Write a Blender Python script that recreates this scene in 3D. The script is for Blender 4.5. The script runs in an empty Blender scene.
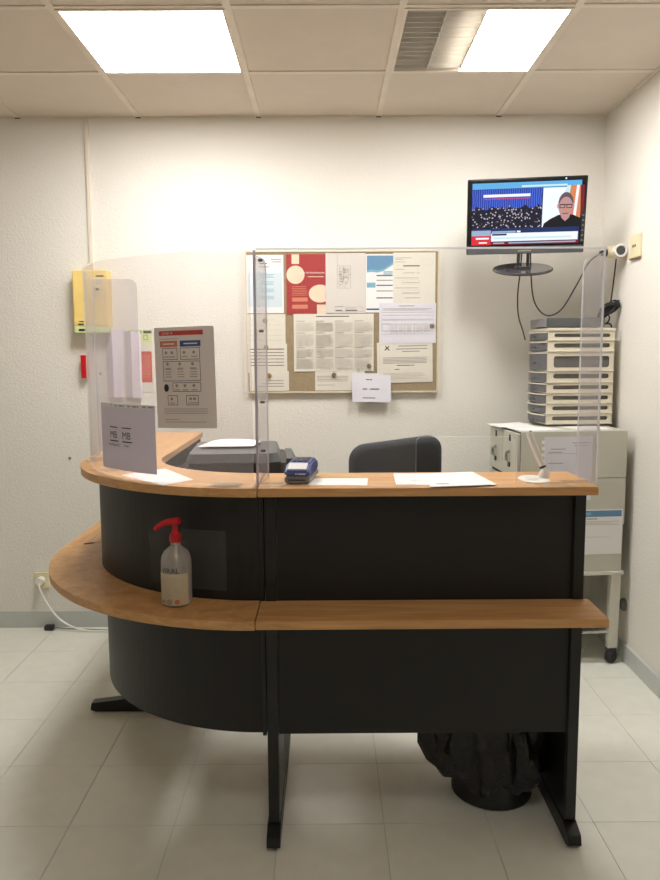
import bpy, bmesh, math, random
from mathutils import Vector, Matrix
random.seed(7)
PI = math.pi
S = bpy.context.scene
COL = S.collection
# ------------------------------------------------------------------ camera
BACK, RIGHT, LEFT, REAR, CEIL = 3.896, 1.409, -3.0, -2.3, 2.631
cam = bpy.data.cameras.new('camera')
cam.sensor_fit = 'VERTICAL'; cam.sensor_height = 32.0
cam.lens = 32.0 * 747.14 / 880.0
cam.clip_start = 0.05
camo = bpy.data.objects.new('camera', cam); COL.objects.link(camo)
r_ = Vector((0.99997608, -0.0045296, -0.00522758)); u_ = Vector((0.00571436, 0.11512888, 0.99333413)); f_ = Vector((0.00389756, 0.99334024, -0.11515201))
m = Matrix.Identity(4)
for i in range(3):
    m[i][0], m[i][1], m[i][2] = r_[i], u_[i], -f_[i]
m.translation = (0, 0, 1.457)
camo.matrix_world = m
S.camera = camo
# ------------------------------------------------------------------ world, lights, exposure
w = bpy.data.worlds.new('world'); S.world = w; w.use_nodes = True
w.node_tree.nodes['Background'].inputs[0].default_value = (0.6, 0.7, 0.8, 1)
w.node_tree.nodes['Background'].inputs[1].default_value = 0.3
LAMP_LEFT = 32.0     # fully lit ceiling luminaire
LAMP_HALF = 44.0     # lit half of the other one
FILL_REAR = 9.0      # added unseen fill panel behind the camera
S.view_settings.view_transform = 'Standard'; S.view_settings.look = 'None'
S.view_settings.exposure = 0.04; S.view_settings.gamma = 1.0
S.view_settings.use_curve_mapping = False
S.cycles.transparent_max_bounces = 24
S.cycles.max_bounces = 10
S.cycles.diffuse_bounces = 6
# ------------------------------------------------------------------ materials
def nt(name):
    mt = bpy.data.materials.new(name); mt.use_nodes = True
    n = mt.node_tree; return mt, n, n.nodes['Principled BSDF']
def lin(c):
    return tuple(((x/255)/12.92 if x/255 <= 0.04045 else ((x/255+0.055)/1.055)**2.4) for x in c)
def mat(name, rgb, rough=0.5, metal=0.0, var=0.06, scale=8.0, bump=0.0, bscale=200.0, spec=0.5, coat=0.0, stretch=None, bdist=0.002):
    """colour (0-255 sRGB) with a little noise variation and optional fine relief"""
    mt, n, b = nt(name)
    c = lin(rgb)
    tc = n.nodes.new('ShaderNodeTexCoord'); mp = n.nodes.new('ShaderNodeMapping')
    n.links.new(tc.outputs['Object'], mp.inputs[0])
    if stretch: mp.inputs['Scale'].default_value = stretch
    no = n.nodes.new('ShaderNodeTexNoise'); no.inputs['Scale'].default_value = scale; no.inputs['Detail'].default_value = 4
    n.links.new(mp.outputs[0], no.inputs['Vector'])
    rp = n.nodes.new('ShaderNodeValToRGB')
    rp.color_ramp.elements[0].position = 0.3; rp.color_ramp.elements[1].position = 0.7
    rp.color_ramp.elements[0].color = tuple(x*(1-var) for x in c)+(1,)
    rp.color_ramp.elements[1].color = tuple(min(1, x*(1+var)) for x in c)+(1,)
    n.links.new(no.outputs[0], rp.inputs[0]); n.links.new(rp.outputs[0], b.inputs['Base Color'])
    b.inputs['Roughness'].default_value = rough; b.inputs['Metallic'].default_value = metal
    b.inputs['Specular IOR Level'].default_value = spec; b.inputs['Coat Weight'].default_value = coat
    if bump:
        n2 = n.nodes.new('ShaderNodeTexNoise'); n2.inputs['Scale'].default_value = bscale; n2.inputs['Detail'].default_value = 3
        n.links.new(tc.outputs['Object'], n2.inputs['Vector'])
        bp = n.nodes.new('ShaderNodeBump'); bp.inputs['Strength'].default_value = bump; bp.inputs['Distance'].default_value = bdist
        n.links.new(n2.outputs[0], bp.inputs['Height']); n.links.new(bp.outputs[0], b.inputs['Normal'])
    return mt
def emit(name, rgb, strength):
    mt, n, b = nt(name)
    b.inputs['Base Color'].default_value = (0.01, 0.01, 0.01, 1)
    b.inputs['Emission Color'].default_value = lin(rgb)+(1,)
    b.inputs['Emission Strength'].default_value = strength
    b.inputs['Specular IOR Level'].default_value = 0.15; b.inputs['Roughness'].default_value = 0.3
    return mt
def wood(name, a, bcol, along):
    mt, n, b = nt(name)
    tc = n.nodes.new('ShaderNodeTexCoord'); mp = n.nodes.new('ShaderNodeMapping')
    n.links.new(tc.outputs['Object'], mp.inputs[0])
    mp.inputs['Scale'].default_value = (1.2, 14, 14) if along == 'x' else ((14, 1.2, 14) if along == 'y' else (5, 5, 14))
    no = n.nodes.new('ShaderNodeTexNoise'); no.inputs['Scale'].default_value = 3.0; no.inputs['Detail'].default_value = 6; no.inputs['Distortion'].default_value = 1.2
    n.links.new(mp.outputs[0], no.inputs['Vector'])
    rp = n.nodes.new('ShaderNodeValToRGB')
    rp.color_ramp.elements[0].position = 0.3; rp.color_ramp.elements[1].position = 0.72
    rp.color_ramp.elements[0].color = lin(a)+(1,); rp.color_ramp.elements[1].color = lin(bcol)+(1,)
    n.links.new(no.outputs[0], rp.inputs[0]); n.links.new(rp.outputs[0], b.inputs['Base Color'])
    b.inputs['Roughness'].default_value = 0.42
    return mt
def acrylic(name, haze, tint=(0.97, 0.97, 0.965), hazecol=(0.8, 0.8, 0.82), gl=1.0):
    mt, n, b = nt(name)
    out = n.nodes['Material Output']; n.nodes.remove(b)
    tr = n.nodes.new('ShaderNodeBsdfTransparent'); tr.inputs[0].default_value = tint+(1,)
    di = n.nodes.new('ShaderNodeBsdfDiffuse'); di.inputs[0].default_value = hazecol+(1,)
    tl = n.nodes.new('ShaderNodeBsdfTranslucent'); tl.inputs[0].default_value = hazecol+(1,)
    gs = n.nodes.new('ShaderNodeBsdfGlossy'); gs.inputs['Roughness'].default_value = 0.03
    no = n.nodes.new('ShaderNodeTexNoise'); no.inputs['Scale'].default_value = 6
    mr = n.nodes.new('ShaderNodeMapRange'); mr.inputs['To Min'].default_value = haze*0.8; mr.inputs['To Max'].default_value = haze*1.2
    n.links.new(no.outputs[0], mr.inputs[0])
    h = n.nodes.new('ShaderNodeMixShader'); n.links.new(di.outputs[0], h.inputs[1]); n.links.new(tl.outputs[0], h.inputs[2])
    a = n.nodes.new('ShaderNodeMixShader'); n.links.new(mr.outputs[0], a.inputs[0]); n.links.new(tr.outputs[0], a.inputs[1]); n.links.new(h.outputs[0], a.inputs[2])
    fr = n.nodes.new('ShaderNodeFresnel'); fr.inputs[0].default_value = 1.3
    mu = n.nodes.new('ShaderNodeMath'); mu.operation = 'MULTIPLY'; mu.inputs[1].default_value = gl
    fr.inputs[0].default_value = 1.0+0.3*gl
    n.links.new(fr.outputs[0], mu.inputs[0])
    ge = n.nodes.new('ShaderNodeNewGeometry'); fb_ = n.nodes.new('ShaderNodeMath'); fb_.operation = 'SUBTRACT'; fb_.inputs[0].default_value = 1.0
    n.links.new(ge.outputs['Backfacing'], fb_.inputs[1]); n.links.new(fb_.outputs[0], mu.inputs[1])   # one clean reflection per surface, none from inside
    mx = n.nodes.new('ShaderNodeMixShader'); n.links.new(mu.outputs[0], mx.inputs[0]); n.links.new(a.outputs[0], mx.inputs[1]); n.links.new(gs.outputs[0], mx.inputs[2])
    n.links.new(mx.outputs[0], out.inputs[0])
    return mt
M = {}
def wallmat():
    mt = mat('wall_plaster', (227, 223, 214), 0.75, var=0.012, scale=1.5)
    n = mt.node_tree; b = n.nodes['Principled BSDF']
    tc = n.nodes.new('ShaderNodeTexCoord')
    a = n.nodes.new('ShaderNodeTexNoise'); a.inputs['Scale'].default_value = 95; a.inputs['Detail'].default_value = 3
    n.links.new(tc.outputs['Object'], a.inputs['Vector'])
    rp = n.nodes.new('ShaderNodeValToRGB'); rp.color_ramp.elements[0].position = 0.42; rp.color_ramp.elements[1].position = 0.66
    n.links.new(a.outputs[0], rp.inputs[0])
    bp = n.nodes.new('ShaderNodeBump'); bp.inputs['Strength'].default_value = 0.27; bp.inputs['Distance'].default_value = 0.003
    n.links.new(rp.outputs[0], bp.inputs['Height']); n.links.new(bp.outputs[0], b.inputs['Normal'])
    return mt
M['wall'] = wallmat()
M['ceiling_tile'] = mat('ceiling_tile_mineral', (214, 203, 190), 0.8, var=0.02, bump=0.25, bscale=260)
M['ceiling_base'] = mat('ceiling_void', (120, 112, 104), 0.9)
M['grid'] = mat('grid_enamel', (222, 212, 198), 0.5)
M['dark_gap'] = mat('dark_gap', (60, 52, 45), 0.8)
M['floor_tile'] = mat('floor_tile_glazed', (226, 226, 215), 0.3, var=0.03, scale=14, bump=0.04, bscale=90)
M['grout'] = mat('grout', (196, 194, 184), 0.9)
M['skirting'] = mat('skirting_ceramic', (190, 194, 189), 0.4, var=0.03)
M['wood_x'] = wood('beech_grain_x', (182, 133, 82), (211, 163, 108), 'x')
M['wood_y'] = wood('beech_grain_y', (182, 133, 82), (211, 163, 108), 'y')
M['wood_c'] = wood('beech_grain_corner', (182, 133, 82), (211, 163, 108), 'c')
M['laminate'] = mat('black_laminate', (17, 17, 17), 0.5, var=0.08, bump=0.08, bscale=500)
M['laminate_matte'] = mat('black_laminate_matte', (17, 17, 17), 0.85, spec=0.08)
M['black_metal'] = mat('black_metal', (20, 20, 20), 0.4, var=0.1)
M['acrylic'] = acrylic('clear_acrylic', 0.014, gl=.6)
M['acrylic_side'] = acrylic('veiled_acrylic_side', 0.20, (0.95, 0.94, 0.95), (0.62, 0.6, 0.63), gl=.5)  # grey haze in the colour stands in for glare on the flaps
M['acrylic_curved'] = acrylic('veiled_acrylic_curved', 0.10, (0.97, 0.965, 0.965), (0.62, 0.6, 0.62), gl=.6)  # haze mixed in as the veil of reflected light on the curve
M['acrylic_edge'] = acrylic('acrylic_edge', 0.62, (0.9, 0.9, 0.92), (0.86, 0.86, 0.88))
M['acrylic_dark_edge'] = acrylic('acrylic_dark_edge', 0.6, (0.8, 0.78, 0.81), (0.5, 0.47, 0.5))
M['clear_film'] = acrylic('clear_film', 0.10, (0.9, 0.9, 0.9), (0.5, 0.5, 0.5), 0.7)
M['white_paper'] = mat('white_paper', (228, 226, 224), 0.8, var=0.012)
M['cool_paper'] = mat('cool_paper', (212, 210, 219), 0.8, var=0.012)
M['cream_paper'] = mat('cream_paper', (216, 211, 198), 0.8, var=0.015)
def thinpaper(name, rgb, amt):
    mt = mat(name, rgb, 0.8, var=0.012); n = mt.node_tree; b = n.nodes['Principled BSDF']
    tl = n.nodes.new('ShaderNodeBsdfTranslucent'); tl.inputs[0].default_value = lin(rgb)+(1,)
    mx = n.nodes.new('ShaderNodeMixShader'); mx.inputs[0].default_value = amt
    n.links.new(b.outputs[0], mx.inputs[1]); n.links.new(tl.outputs[0], mx.inputs[2]); n.links.new(mx.outputs[0], n.nodes['Material Output'].inputs[0])
    return mt
M['thin_lilac'] = thinpaper('thin_lilac_paper', (222, 216, 228), .22)
M['thin_grey'] = thinpaper('thin_grey_paper', (226, 217, 214), .24)
M['grey_paper'] = mat('grey_paper', (208, 202, 196), 0.8, var=0.015)
M['blue_tint_paper'] = mat('blue_tint_paper', (198, 210, 217), 0.8, var=0.015)
M['lilac_paper'] = mat('lilac_paper', (222, 213, 224), 0.8, var=0.015)
M['red_paper'] = mat('red_paper', (158, 42, 42), 0.7, var=0.03)
M['ink'] = mat('ink_black', (48, 46, 46), 0.8)
M['ink_grey'] = mat('ink_grey', (158, 152, 143), 0.8)
M['ink_pale'] = mat('ink_pale', (194, 188, 178), 0.8)
M['ink_red'] = mat('ink_red', (193, 70, 58), 0.8)
M['ink_orange'] = mat('ink_orange', (202, 122, 96), 0.8)
M['ink_blue'] = mat('ink_blue', (66, 92, 142), 0.8)
M['ink_sky'] = mat('ink_sky', (96, 138, 172), 0.8)
M['ink_cyan'] = mat('ink_cyan', (120, 168, 190), 0.8)
M['ink_peach'] = mat('ink_peach', (222, 200, 176), 0.8)
M['ink_green'] = mat('ink_green', (204, 216, 150), 0.8)
M['cork'] = mat('cork', (150, 132, 102), 0.9, var=0.12, scale=120, bump=0.3, bscale=300)
M['cream_frame'] = mat('cream_frame', (214, 203, 176), 0.5)
M['brass'] = mat('brass', (150, 128, 92), 0.4, 0.5)
M['yellow'] = mat('yellow_plastic', (234, 204, 124), 0.5)
M['pale_yellow'] = mat('pale_yellow', (232, 222, 180), 0.6)
M['cream_plastic'] = mat('cream_plastic', (228, 218, 196), 0.5)
M['ivory'] = mat('ivory_plastic', (225, 214, 178), 0.45)
M['white_plastic'] = mat('white_plastic', (236, 233, 226), 0.35)
M['red_plastic'] = mat('red_plastic', (190, 24, 34), 0.3)
M['beige_plastic'] = mat('beige_plastic', (214, 207, 188), 0.5, var=0.03)
M['smoke'] = acrylic('smoked_drawer', 0.4, (0.62, 0.63, 0.66), (0.5, 0.5, 0.54))
M['slot_dark'] = mat('drawer_inside', (98, 94, 92), 0.6)
M['cabinet_grey'] = mat('cabinet_enamel', (190, 188, 174), 0.45, var=0.03)
M['cabinet_dark'] = mat('cabinet_shadow_gap', (70, 68, 62), 0.7)
M['trolley_grey'] = mat('trolley_enamel', (206, 203, 190), 0.45)
M['panel_grey'] = mat('panel_grey', (108, 110, 110), 0.6)
M['chrome'] = mat('chrome', (190, 190, 188), 0.22, 1.0)
M['rubber'] = mat('black_rubber', (34, 33, 34), 0.6)
M['black_plastic'] = mat('black_plastic', (36, 37, 40), 0.38)
M['grey_plastic'] = mat('grey_plastic', (76, 78, 82), 0.45)
M['printer_lid'] = mat('printer_lid', (82, 82, 84), 0.42)
M['device_grey'] = mat('device_grey', (126, 126, 128), 0.5)
M['device_blue'] = mat('device_blue', (40, 62, 132), 0.32)
M['gloss_black'] = mat('gloss_black', (22, 22, 25), 0.18)
M['smoked_base'] = mat('smoked_base', (58, 54, 58), 0.15)
M['fabric'] = mat('chair_fabric', (52, 54, 58), 0.85, var=0.2, scale=300, bump=0.4, bscale=700)
M['bag'] = mat('bin_bag_plastic', (26, 25, 25), 0.3, var=0.2, bump=0.6, bscale=28, bdist=0.02)
M['bin'] = mat('bin_plastic', (30, 30, 30), 0.45)
M['gel'] = acrylic('sanitizer_gel', 0.42, (0.93, 0.92, 0.91), (0.85, 0.82, 0.8), 1.6)
M['label_film'] = mat('label_film', (206, 190, 158), 0.55, var=0.05, scale=60)
M['lamp_left'] = emit('lamp_diffuser_left', (255, 253, 250), LAMP_LEFT)
M['lamp_half'] = emit('lamp_diffuser_half', (255, 253, 250), LAMP_HALF)
M['fill_rear'] = emit('fill_diffuser_rear', (255, 251, 244), FILL_REAR)
M['louver'] = mat('louver_aluminium', (205, 200, 192), 0.35, 0.2)
M['reflector'] = mat('lamp_reflector', (178, 172, 162), 0.35, 0.3)
# ------------------------------------------------------------------ object helpers
def W(o):
    mtx = Matrix.Identity(4)
    while o is not None:
        mtx = o.matrix_basis @ mtx; o = o.parent
    return mtx
def tag(o, label=None, cat=None, group=None, kind=None):
    if label: o['label'] = label
    if cat: o['category'] = cat
    if group: o['group'] = group
    if kind: o['kind'] = kind
    return o
def thing(name, label, cat, loc=(0, 0, 0), rz=0, group=None, rot=None):
    o = bpy.data.objects.new(name, None); COL.objects.link(o)
    o.empty_display_size = 0.05
    o.location = loc; o.rotation_euler = rot if rot else (0, 0, rz)
    return tag(o, label, cat, group)
def obj(name, bm, mats, parent=None, world=True, smooth=False):
    """one mesh object; geometry given in world coordinates (world=True) or in the parent's own frame"""
    if not isinstance(mats, (list, tuple)): mats = [mats]
    bmesh.ops.recalc_face_normals(bm, faces=bm.faces[:])
    loc = None
    if parent is None:
        xs = [v.co for v in bm.verts]
        loc = Vector(((min(c.x for c in xs)+max(c.x for c in xs))/2, (min(c.y for c in xs)+max(c.y for c in xs))/2, min(c.z for c in xs)))
        bm.transform(Matrix.Translation(-loc))
    elif world:
        bm.transform(W(parent).inverted())
    me = bpy.data.meshes.new(name); bm.to_mesh(me); bm.free()
    for mm in mats: me.materials.append(mm if not isinstance(mm, str) else M[mm])
    if smooth:
        me.polygons.foreach_set('use_smooth', [True]*len(me.polygons))
        me.set_sharp_from_angle(angle=math.radians(40))
    o = bpy.data.objects.new(name, me); COL.objects.link(o)
    if parent is not None: o.parent = parent
    if loc is not None: o.location = loc
    return o
def copy_tree(o, parent=None):
    c = o.copy(); COL.objects.link(c)
    if parent is not None: c.parent = parent
    for ch in [x for x in o.children]:
        if ch is not c: copy_tree(ch, c)
    return c
def new(): return bmesh.new()
def box(bm, x0, x1, y0, y1, z0, z1, bev=0.0, mi=0, mtx=None):
    g = bmesh.ops.create_cube(bm, size=1.0)
    vs = g['verts']
    for v in vs:
        v.co = Vector((x0+(v.co.x+.5)*(x1-x0), y0+(v.co.y+.5)*(y1-y0), z0+(v.co.z+.5)*(z1-z0)))
    fs = set(f for v in vs for f in v.link_faces)
    if bev > 0:
        es = list(set(e for v in vs for e in v.link_edges))
        r = bmesh.ops.bevel(bm, geom=es, offset=bev, segments=2, profile=0.6, affect='EDGES')
        vs = list(set(v for f in r['faces'] for v in f.verts) | set(v for v in vs if v.is_valid))
        fs = set(f for v in vs for f in v.link_faces)
    for f in fs: f.material_index = mi
    if mtx is not None: bmesh.ops.transform(bm, matrix=mtx, verts=list(vs))
    return bm
def boxo(*a, **k): return box(new(), *a, **k)
def prism(bm, pts, z0, z1, mi=0, holes=(), mtx=None, bev=0.0):
    """flat outline (list of (x, y)), optional holes, extruded from z0 to z1"""
    es = []; allv = []
    for ring in [pts]+list(holes):
        vs = [bm.verts.new((p[0], p[1], z0)) for p in ring]
        allv += vs
        es += [bm.edges.new((vs[i], vs[(i+1) % len(vs)])) for i in range(len(vs))]
    if holes or len(pts) > 4:
        fs = [g for g in bmesh.ops.triangle_fill(bm, use_beauty=True, use_dissolve=False, edges=es)['geom'] if isinstance(g, bmesh.types.BMFace)]
    else:
        fs = [bm.faces.new(allv)]
    r = bmesh.ops.extrude_face_region(bm, geom=fs)
    nv = [g for g in r['geom'] if isinstance(g, bmesh.types.BMVert)]
    for v in nv: v.co.z = z1
    vs = allv+nv
    for f in set(f for v in vs for f in v.link_faces): f.material_index = mi
    if mtx is not None: bmesh.ops.transform(bm, matrix=mtx, verts=vs)
    return bm
def tube(bm, pts, r, seg=8, cap=True, mi=0):
    pts = [Vector(p) for p in pts]
    rs = r if isinstance(r, (list, tuple)) else [r]*len(pts)
    rings = []; prev = None
    for i, p in enumerate(pts):
        t = (pts[min(i+1, len(pts)-1)]-pts[max(i-1, 0)]).normalized()
        if prev is None:
            a = Vector((0, 0, 1)) if abs(t.z) < 0.9 else Vector((1, 0, 0))
            n = t.cross(a).normalized()
        else:
            n = (prev-t*prev.dot(t)).normalized()
        prev = n; b = t.cross(n)
        rings.append([bm.verts.new(p+(n*math.cos(2*PI*k/seg)+b*math.sin(2*PI*k/seg))*rs[i]) for k in range(seg)])
    for a, b in zip(rings, rings[1:]):
        for k in range(seg):
            bm.faces.new((a[k], a[(k+1) % seg], b[(k+1) % seg], b[k])).material_index = mi
    if cap:
        bm.faces.new(rings[0][::-1]).material_index = mi; bm.faces.new(rings[-1]).material_index = mi
    return bm
def spline(pts, n=10):
    """Catmull-Rom through the points"""
    P = [Vector(p) for p in pts]; P = [2*P[0]-P[1]]+P+[2*P[-1]-P[-2]]; out = []
    for i in range(1, len(P)-2):
        for k in range(n):
            t = k/n; a, b, c, d = P[i-1], P[i], P[i+1], P[i+2]
            out.append(0.5*((2*b)+(c-a)*t+(2*a-5*b+4*c-d)*t*t+(3*b-a-3*c+d)*t**3))
    return out+[P[-2]]
def lathe(bm, prof, c, seg=24, mtx=None, mi=0, sx=1.0, sy=1.0):
    rings = []; vs = []
    for rr, z in prof:
        if rr < 1e-6: ring = [bm.verts.new((c[0], c[1], c[2]+z))]
        else: ring = [bm.verts.new((c[0]+sx*rr*math.cos(2*PI*k/seg), c[1]+sy*rr*math.sin(2*PI*k/seg), c[2]+z)) for k in range(seg)]
        rings.append(ring); vs += ring
    for a, b in zip(rings, rings[1:]):
        for k in range(seg):
            k2 = (k+1) % seg
            q = [a[k % len(a)], a[k2 % len(a)], b[k2 % len(b)], b[k % len(b)]]
            q2 = []
            for v in q:
                if v not in q2: q2.append(v)
            if len(q2) > 2: bm.faces.new(q2).material_index = mi
    for e in (rings[0], rings[-1]):
        if len(e) > 2: bm.faces.new(e).material_index = mi
    if mtx is not None: bmesh.ops.transform(bm, matrix=mtx, verts=vs)
    return bm
_tc = {}
def text_mesh(s, size, align='LEFT'):
    cu = bpy.data.curves.new('t', 'FONT'); cu.body = s; cu.size = size; cu.align_x = align; cu.resolution_u = 2
    o = bpy.data.objects.new('t', cu); COL.objects.link(o)
    me = bpy.data.meshes.new_from_object(o.evaluated_get(bpy.context.evaluated_depsgraph_get()))
    vs = [v.co.copy() for v in me.vertices]; fs = [tuple(p.vertices) for p in me.polygons]
    bpy.data.objects.remove(o); bpy.data.curves.remove(cu); bpy.data.meshes.remove(me)
    return vs, fs
# a sheet is described by f(u, v, d): u to the right, v up, d out of its face
def flat(o, ux, uv):
    o = Vector(o); ux = Vector(ux).normalized(); uv = Vector(uv).normalized(); n = ux.cross(uv)
    return lambda u, v, d: o+ux*u+uv*v+n*d
def grid_sheet(bm, f, u0, u1, v0, v1, d, nu=1, nv=1, mi=0):
    g = [[bm.verts.new(f(u0+(u1-u0)*i/nu, v0+(v1-v0)*j/nv, d)) for i in range(nu+1)] for j in range(nv+1)]
    for j in range(nv):
        for i in range(nu):
            bm.faces.new((g[j][i], g[j][i+1], g[j+1][i+1], g[j+1][i])).material_index = mi
    return g
def slab(bm, f, u0, u1, v0, v1, d0, d1, nu=1, nv=1, mi=0):
    a = grid_sheet(bm, f, u0, u1, v0, v1, d0, nu, nv, mi); b = grid_sheet(bm, f, u0, u1, v0, v1, d1, nu, nv, mi)
    for j in range(nv):
        for s in (0, -1): bm.faces.new((a[j][s], a[j+1][s], b[j+1][s], b[j][s])).material_index = mi
    for i in range(nu):
        for s in (0, -1): bm.faces.new((a[s][i], a[s][i+1], b[s][i+1], b[s][i])).material_index = mi
    return bm
def prints(name, parent, f, items, d=0.0007, nu=1, world=True):
    """flat print on a sheet. items: ('r', u0, v0, u1, v1, mat) | ('e', u, v, ru, rv, mat) | ('p', [(u, v)..], mat) | ('t', string, u, v, size, mat, align)"""
    bm = new(); mats = []
    def mi(k):
        if k not in mats: mats.append(k)
        return mats.index(k)
    dd = d
    for it in items:
        dd += 0.00004
        if it[0] == 'r': grid_sheet(bm, f, it[1], it[3], it[2], it[4], dd, nu, 1, mi(it[5]))
        elif it[0] == 'e':
            bm.faces.new([bm.verts.new(f(it[1]+it[3]*math.cos(2*PI*k/24), it[2]+it[4]*math.sin(2*PI*k/24), dd)) for k in range(24)]).material_index = mi(it[5])
        elif it[0] == 'p':
            bm.faces.new([bm.verts.new(f(a, b, dd)) for a, b in it[1]]).material_index = mi(it[2])
        else:
            vs, fs = text_mesh(it[1], it[4], it[6] if len(it) > 6 else 'LEFT')
            vv = [bm.verts.new(f(it[2]+v.x, it[3]+v.y, dd)) for v in vs]
            for q in fs:
                try: bm.faces.new([vv[k] for k in q]).material_index = mi(it[5])
                except ValueError: pass
    me = bpy.data.meshes.new(name)
    if world and parent is not None: bm.transform(W(parent).inverted())
    bm.to_mesh(me); bm.free()
    for k in mats: me.materials.append(M[k])
    o = bpy.data.objects.new(name, me); COL.objects.link(o); o.parent = parent
    return o
def para(u0, u1, v1, v0, mat_='ink_grey', step=0.008, th=0.0035, ragged=0.25):
    """lines of small print too fine to read"""
    out = []; v = v1
    while v > v0:
        out.append(('r', u0, v-th, u1-(random.random()*ragged*(u1-u0) if random.random() < .35 else 0), v, mat_)); v -= step
    return out
def frame(u0, v0, u1, v1, t, k):
    return [('r', u0, v0, u1, v0+t, k), ('r', u0, v1-t, u1, v1, k), ('r', u0, v0, u0+t, v1, k), ('r', u1-t, v0, u1, v1, k)]
def sheet(name, label, cat, f, w_, h_, mat_, items=(), group=None, nu=1, th=0.0006, pname='print'):
    o = obj(name, slab(new(), f, 0, w_, 0, h_, 0, th, nu), mat_)
    tag(o, label, cat, group)
    if items: prints(pname, o, f, items, th+0.0002, nu)
    return o
# ------------------------------------------------------------------ the setting
def structure(name, bm, mat_):
    return tag(obj(name, bm, mat_), kind='structure')
floor = structure('floor', boxo(LEFT-.1, RIGHT+.1, REAR-.1, BACK+.1, -0.12, -0.003), 'grout')
tdx, tdy = 0.3267, 0.345
tile_me = None
xs = [0.1705+tdx*k for k in range(-11, 5)]; ys = [2.175+tdy*k for k in range(-14, 6)]
for x in xs:
    for y in ys:
        x0, x1 = max(x, LEFT), min(x+tdx, RIGHT); y0, y1 = max(y, REAR), min(y+tdy, BACK)
        if x1-x0 < .02 or y1-y0 < .02: continue
        full = abs(x1-x0-tdx) < 1e-4 and abs(y1-y0-tdy) < 1e-4
        g = 0.0009
        if full and tile_me:
            o = tile_me.copy(); COL.objects.link(o)
            o.location = Vector(((x0+x1)/2, (y0+y1)/2, 0))-floor.location
            continue
        o = bpy.data.objects.new('floor_tile', None) if False else obj('floor_tile', boxo(-(x1-x0)/2+g, (x1-x0)/2-g, -(y1-y0)/2+g, (y1-y0)/2-g, -0.006, 0, bev=0.0008), 'floor_tile', floor, world=False)
        o.location = Vector(((x0+x1)/2, (y0+y1)/2, 0))-floor.location
        if full: tile_me = o
structure('wall_back', boxo(LEFT-.1, RIGHT+.1, BACK, BACK+.1, 0, CEIL+.1), 'wall')
structure('wall_right', boxo(RIGHT, RIGHT+.1, REAR, BACK, 0, CEIL+.1), 'wall')
structure('wall_left', boxo(LEFT-.1, LEFT, REAR, BACK, 0, CEIL+.1), 'wall')
structure('wall_rear', boxo(LEFT-.1, RIGHT+.1, REAR-.1, REAR, 0, CEIL+.1), 'wall')
structure('baseboard_back', boxo(LEFT, RIGHT, BACK-.012, BACK, 0, .09, bev=.002), 'skirting')
structure('baseboard_right', boxo(RIGHT-.012, RIGHT, REAR, BACK-.012, 0, .085, bev=.002), 'skirting')
structure('baseboard_left', boxo(LEFT, LEFT+.012, REAR, BACK-.012, 0, .09, bev=.002), 'skirting')
ceiling = structure('ceiling', boxo(LEFT-.1, RIGHT+.1, REAR-.1, BACK+.1, CEIL+.16, CEIL+.26), 'ceiling_base')
X0, YL = -1.5334, 3.302
cxs = [X0+.6*k for k in range(-3, 5)]; cys = [YL+.6*k for k in range(-10, 1)]
bw = 0.0135
lamps = {(-0.9334, 2.702): 'left', (0.2666, 2.702): 'right', (-0.3334, 0.302): 'rear'}
def lamp_key(x, y):
    for k in lamps:
        if abs(k[0]-x) < .01 and abs(k[1]-y) < .01: return lamps[k]
ct = None
for x in cxs:
    for y in cys:
        x0, x1 = max(x, LEFT), min(x+.6, RIGHT); y0, y1 = max(y, REAR), min(y+.6, BACK)
        if x1-x0 < .04 or y1-y0 < .04 or lamp_key(x, y): continue
        full = x1-x0 > .599 and y1-y0 > .599
        if full and ct:
            o = ct.copy(); COL.objects.link(o)
        else:
            a, b = (x1-x0)/2-.004, (y1-y0)/2-.004
            o = obj('ceiling_tile', boxo(-a, a, -b, b, 0, .015), 'ceiling_tile', ceiling, world=False)
            if full: ct = o
        o.location = Vector(((x0+x1)/2, (y0+y1)/2, CEIL+.004))-ceiling.location
for x in cxs:
    if x > LEFT+.02:
        o = obj('grid_bar', boxo(x-bw, x+bw, REAR, BACK-.012, CEIL-.001, CEIL+.0038, bev=.001), 'grid', ceiling)
        o2 = obj('bar_end_gap', boxo(x-bw*.9, x+bw*.9, BACK-.0118, BACK-.001, CEIL-.003, CEIL+.003), 'dark_gap', ceiling)
for y in cys:
    if y < REAR+.02: continue
    for i, x in enumerate(cxs):
        x0, x1 = max(LEFT, x+bw), min(RIGHT-.002, x+.6-bw)
        if x1-x0 > .03: obj('cross_bar', boxo(x0, x1, y-bw*.9, y+bw*.9, CEIL-.0004, CEIL+.0038, bev=.001), 'grid', ceiling)
obj('edge_trim', boxo(RIGHT-.02, RIGHT-.001, REAR, BACK-.001, CEIL-.001, CEIL+.0035), 'grid', ceiling)
obj('edge_trim', boxo(LEFT+.001, RIGHT-.0205, BACK-.0115, BACK-.001, CEIL-.0005, CEIL+.0035), 'grid', ceiling)
tag(structure('trim_1', boxo(-1.203, -1.183, BACK-.014, BACK, 1.885, CEIL-.008, bev=.002), 'grid'), label='white cable trunking down the back wall above the yellow box', cat='trunking')
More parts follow.
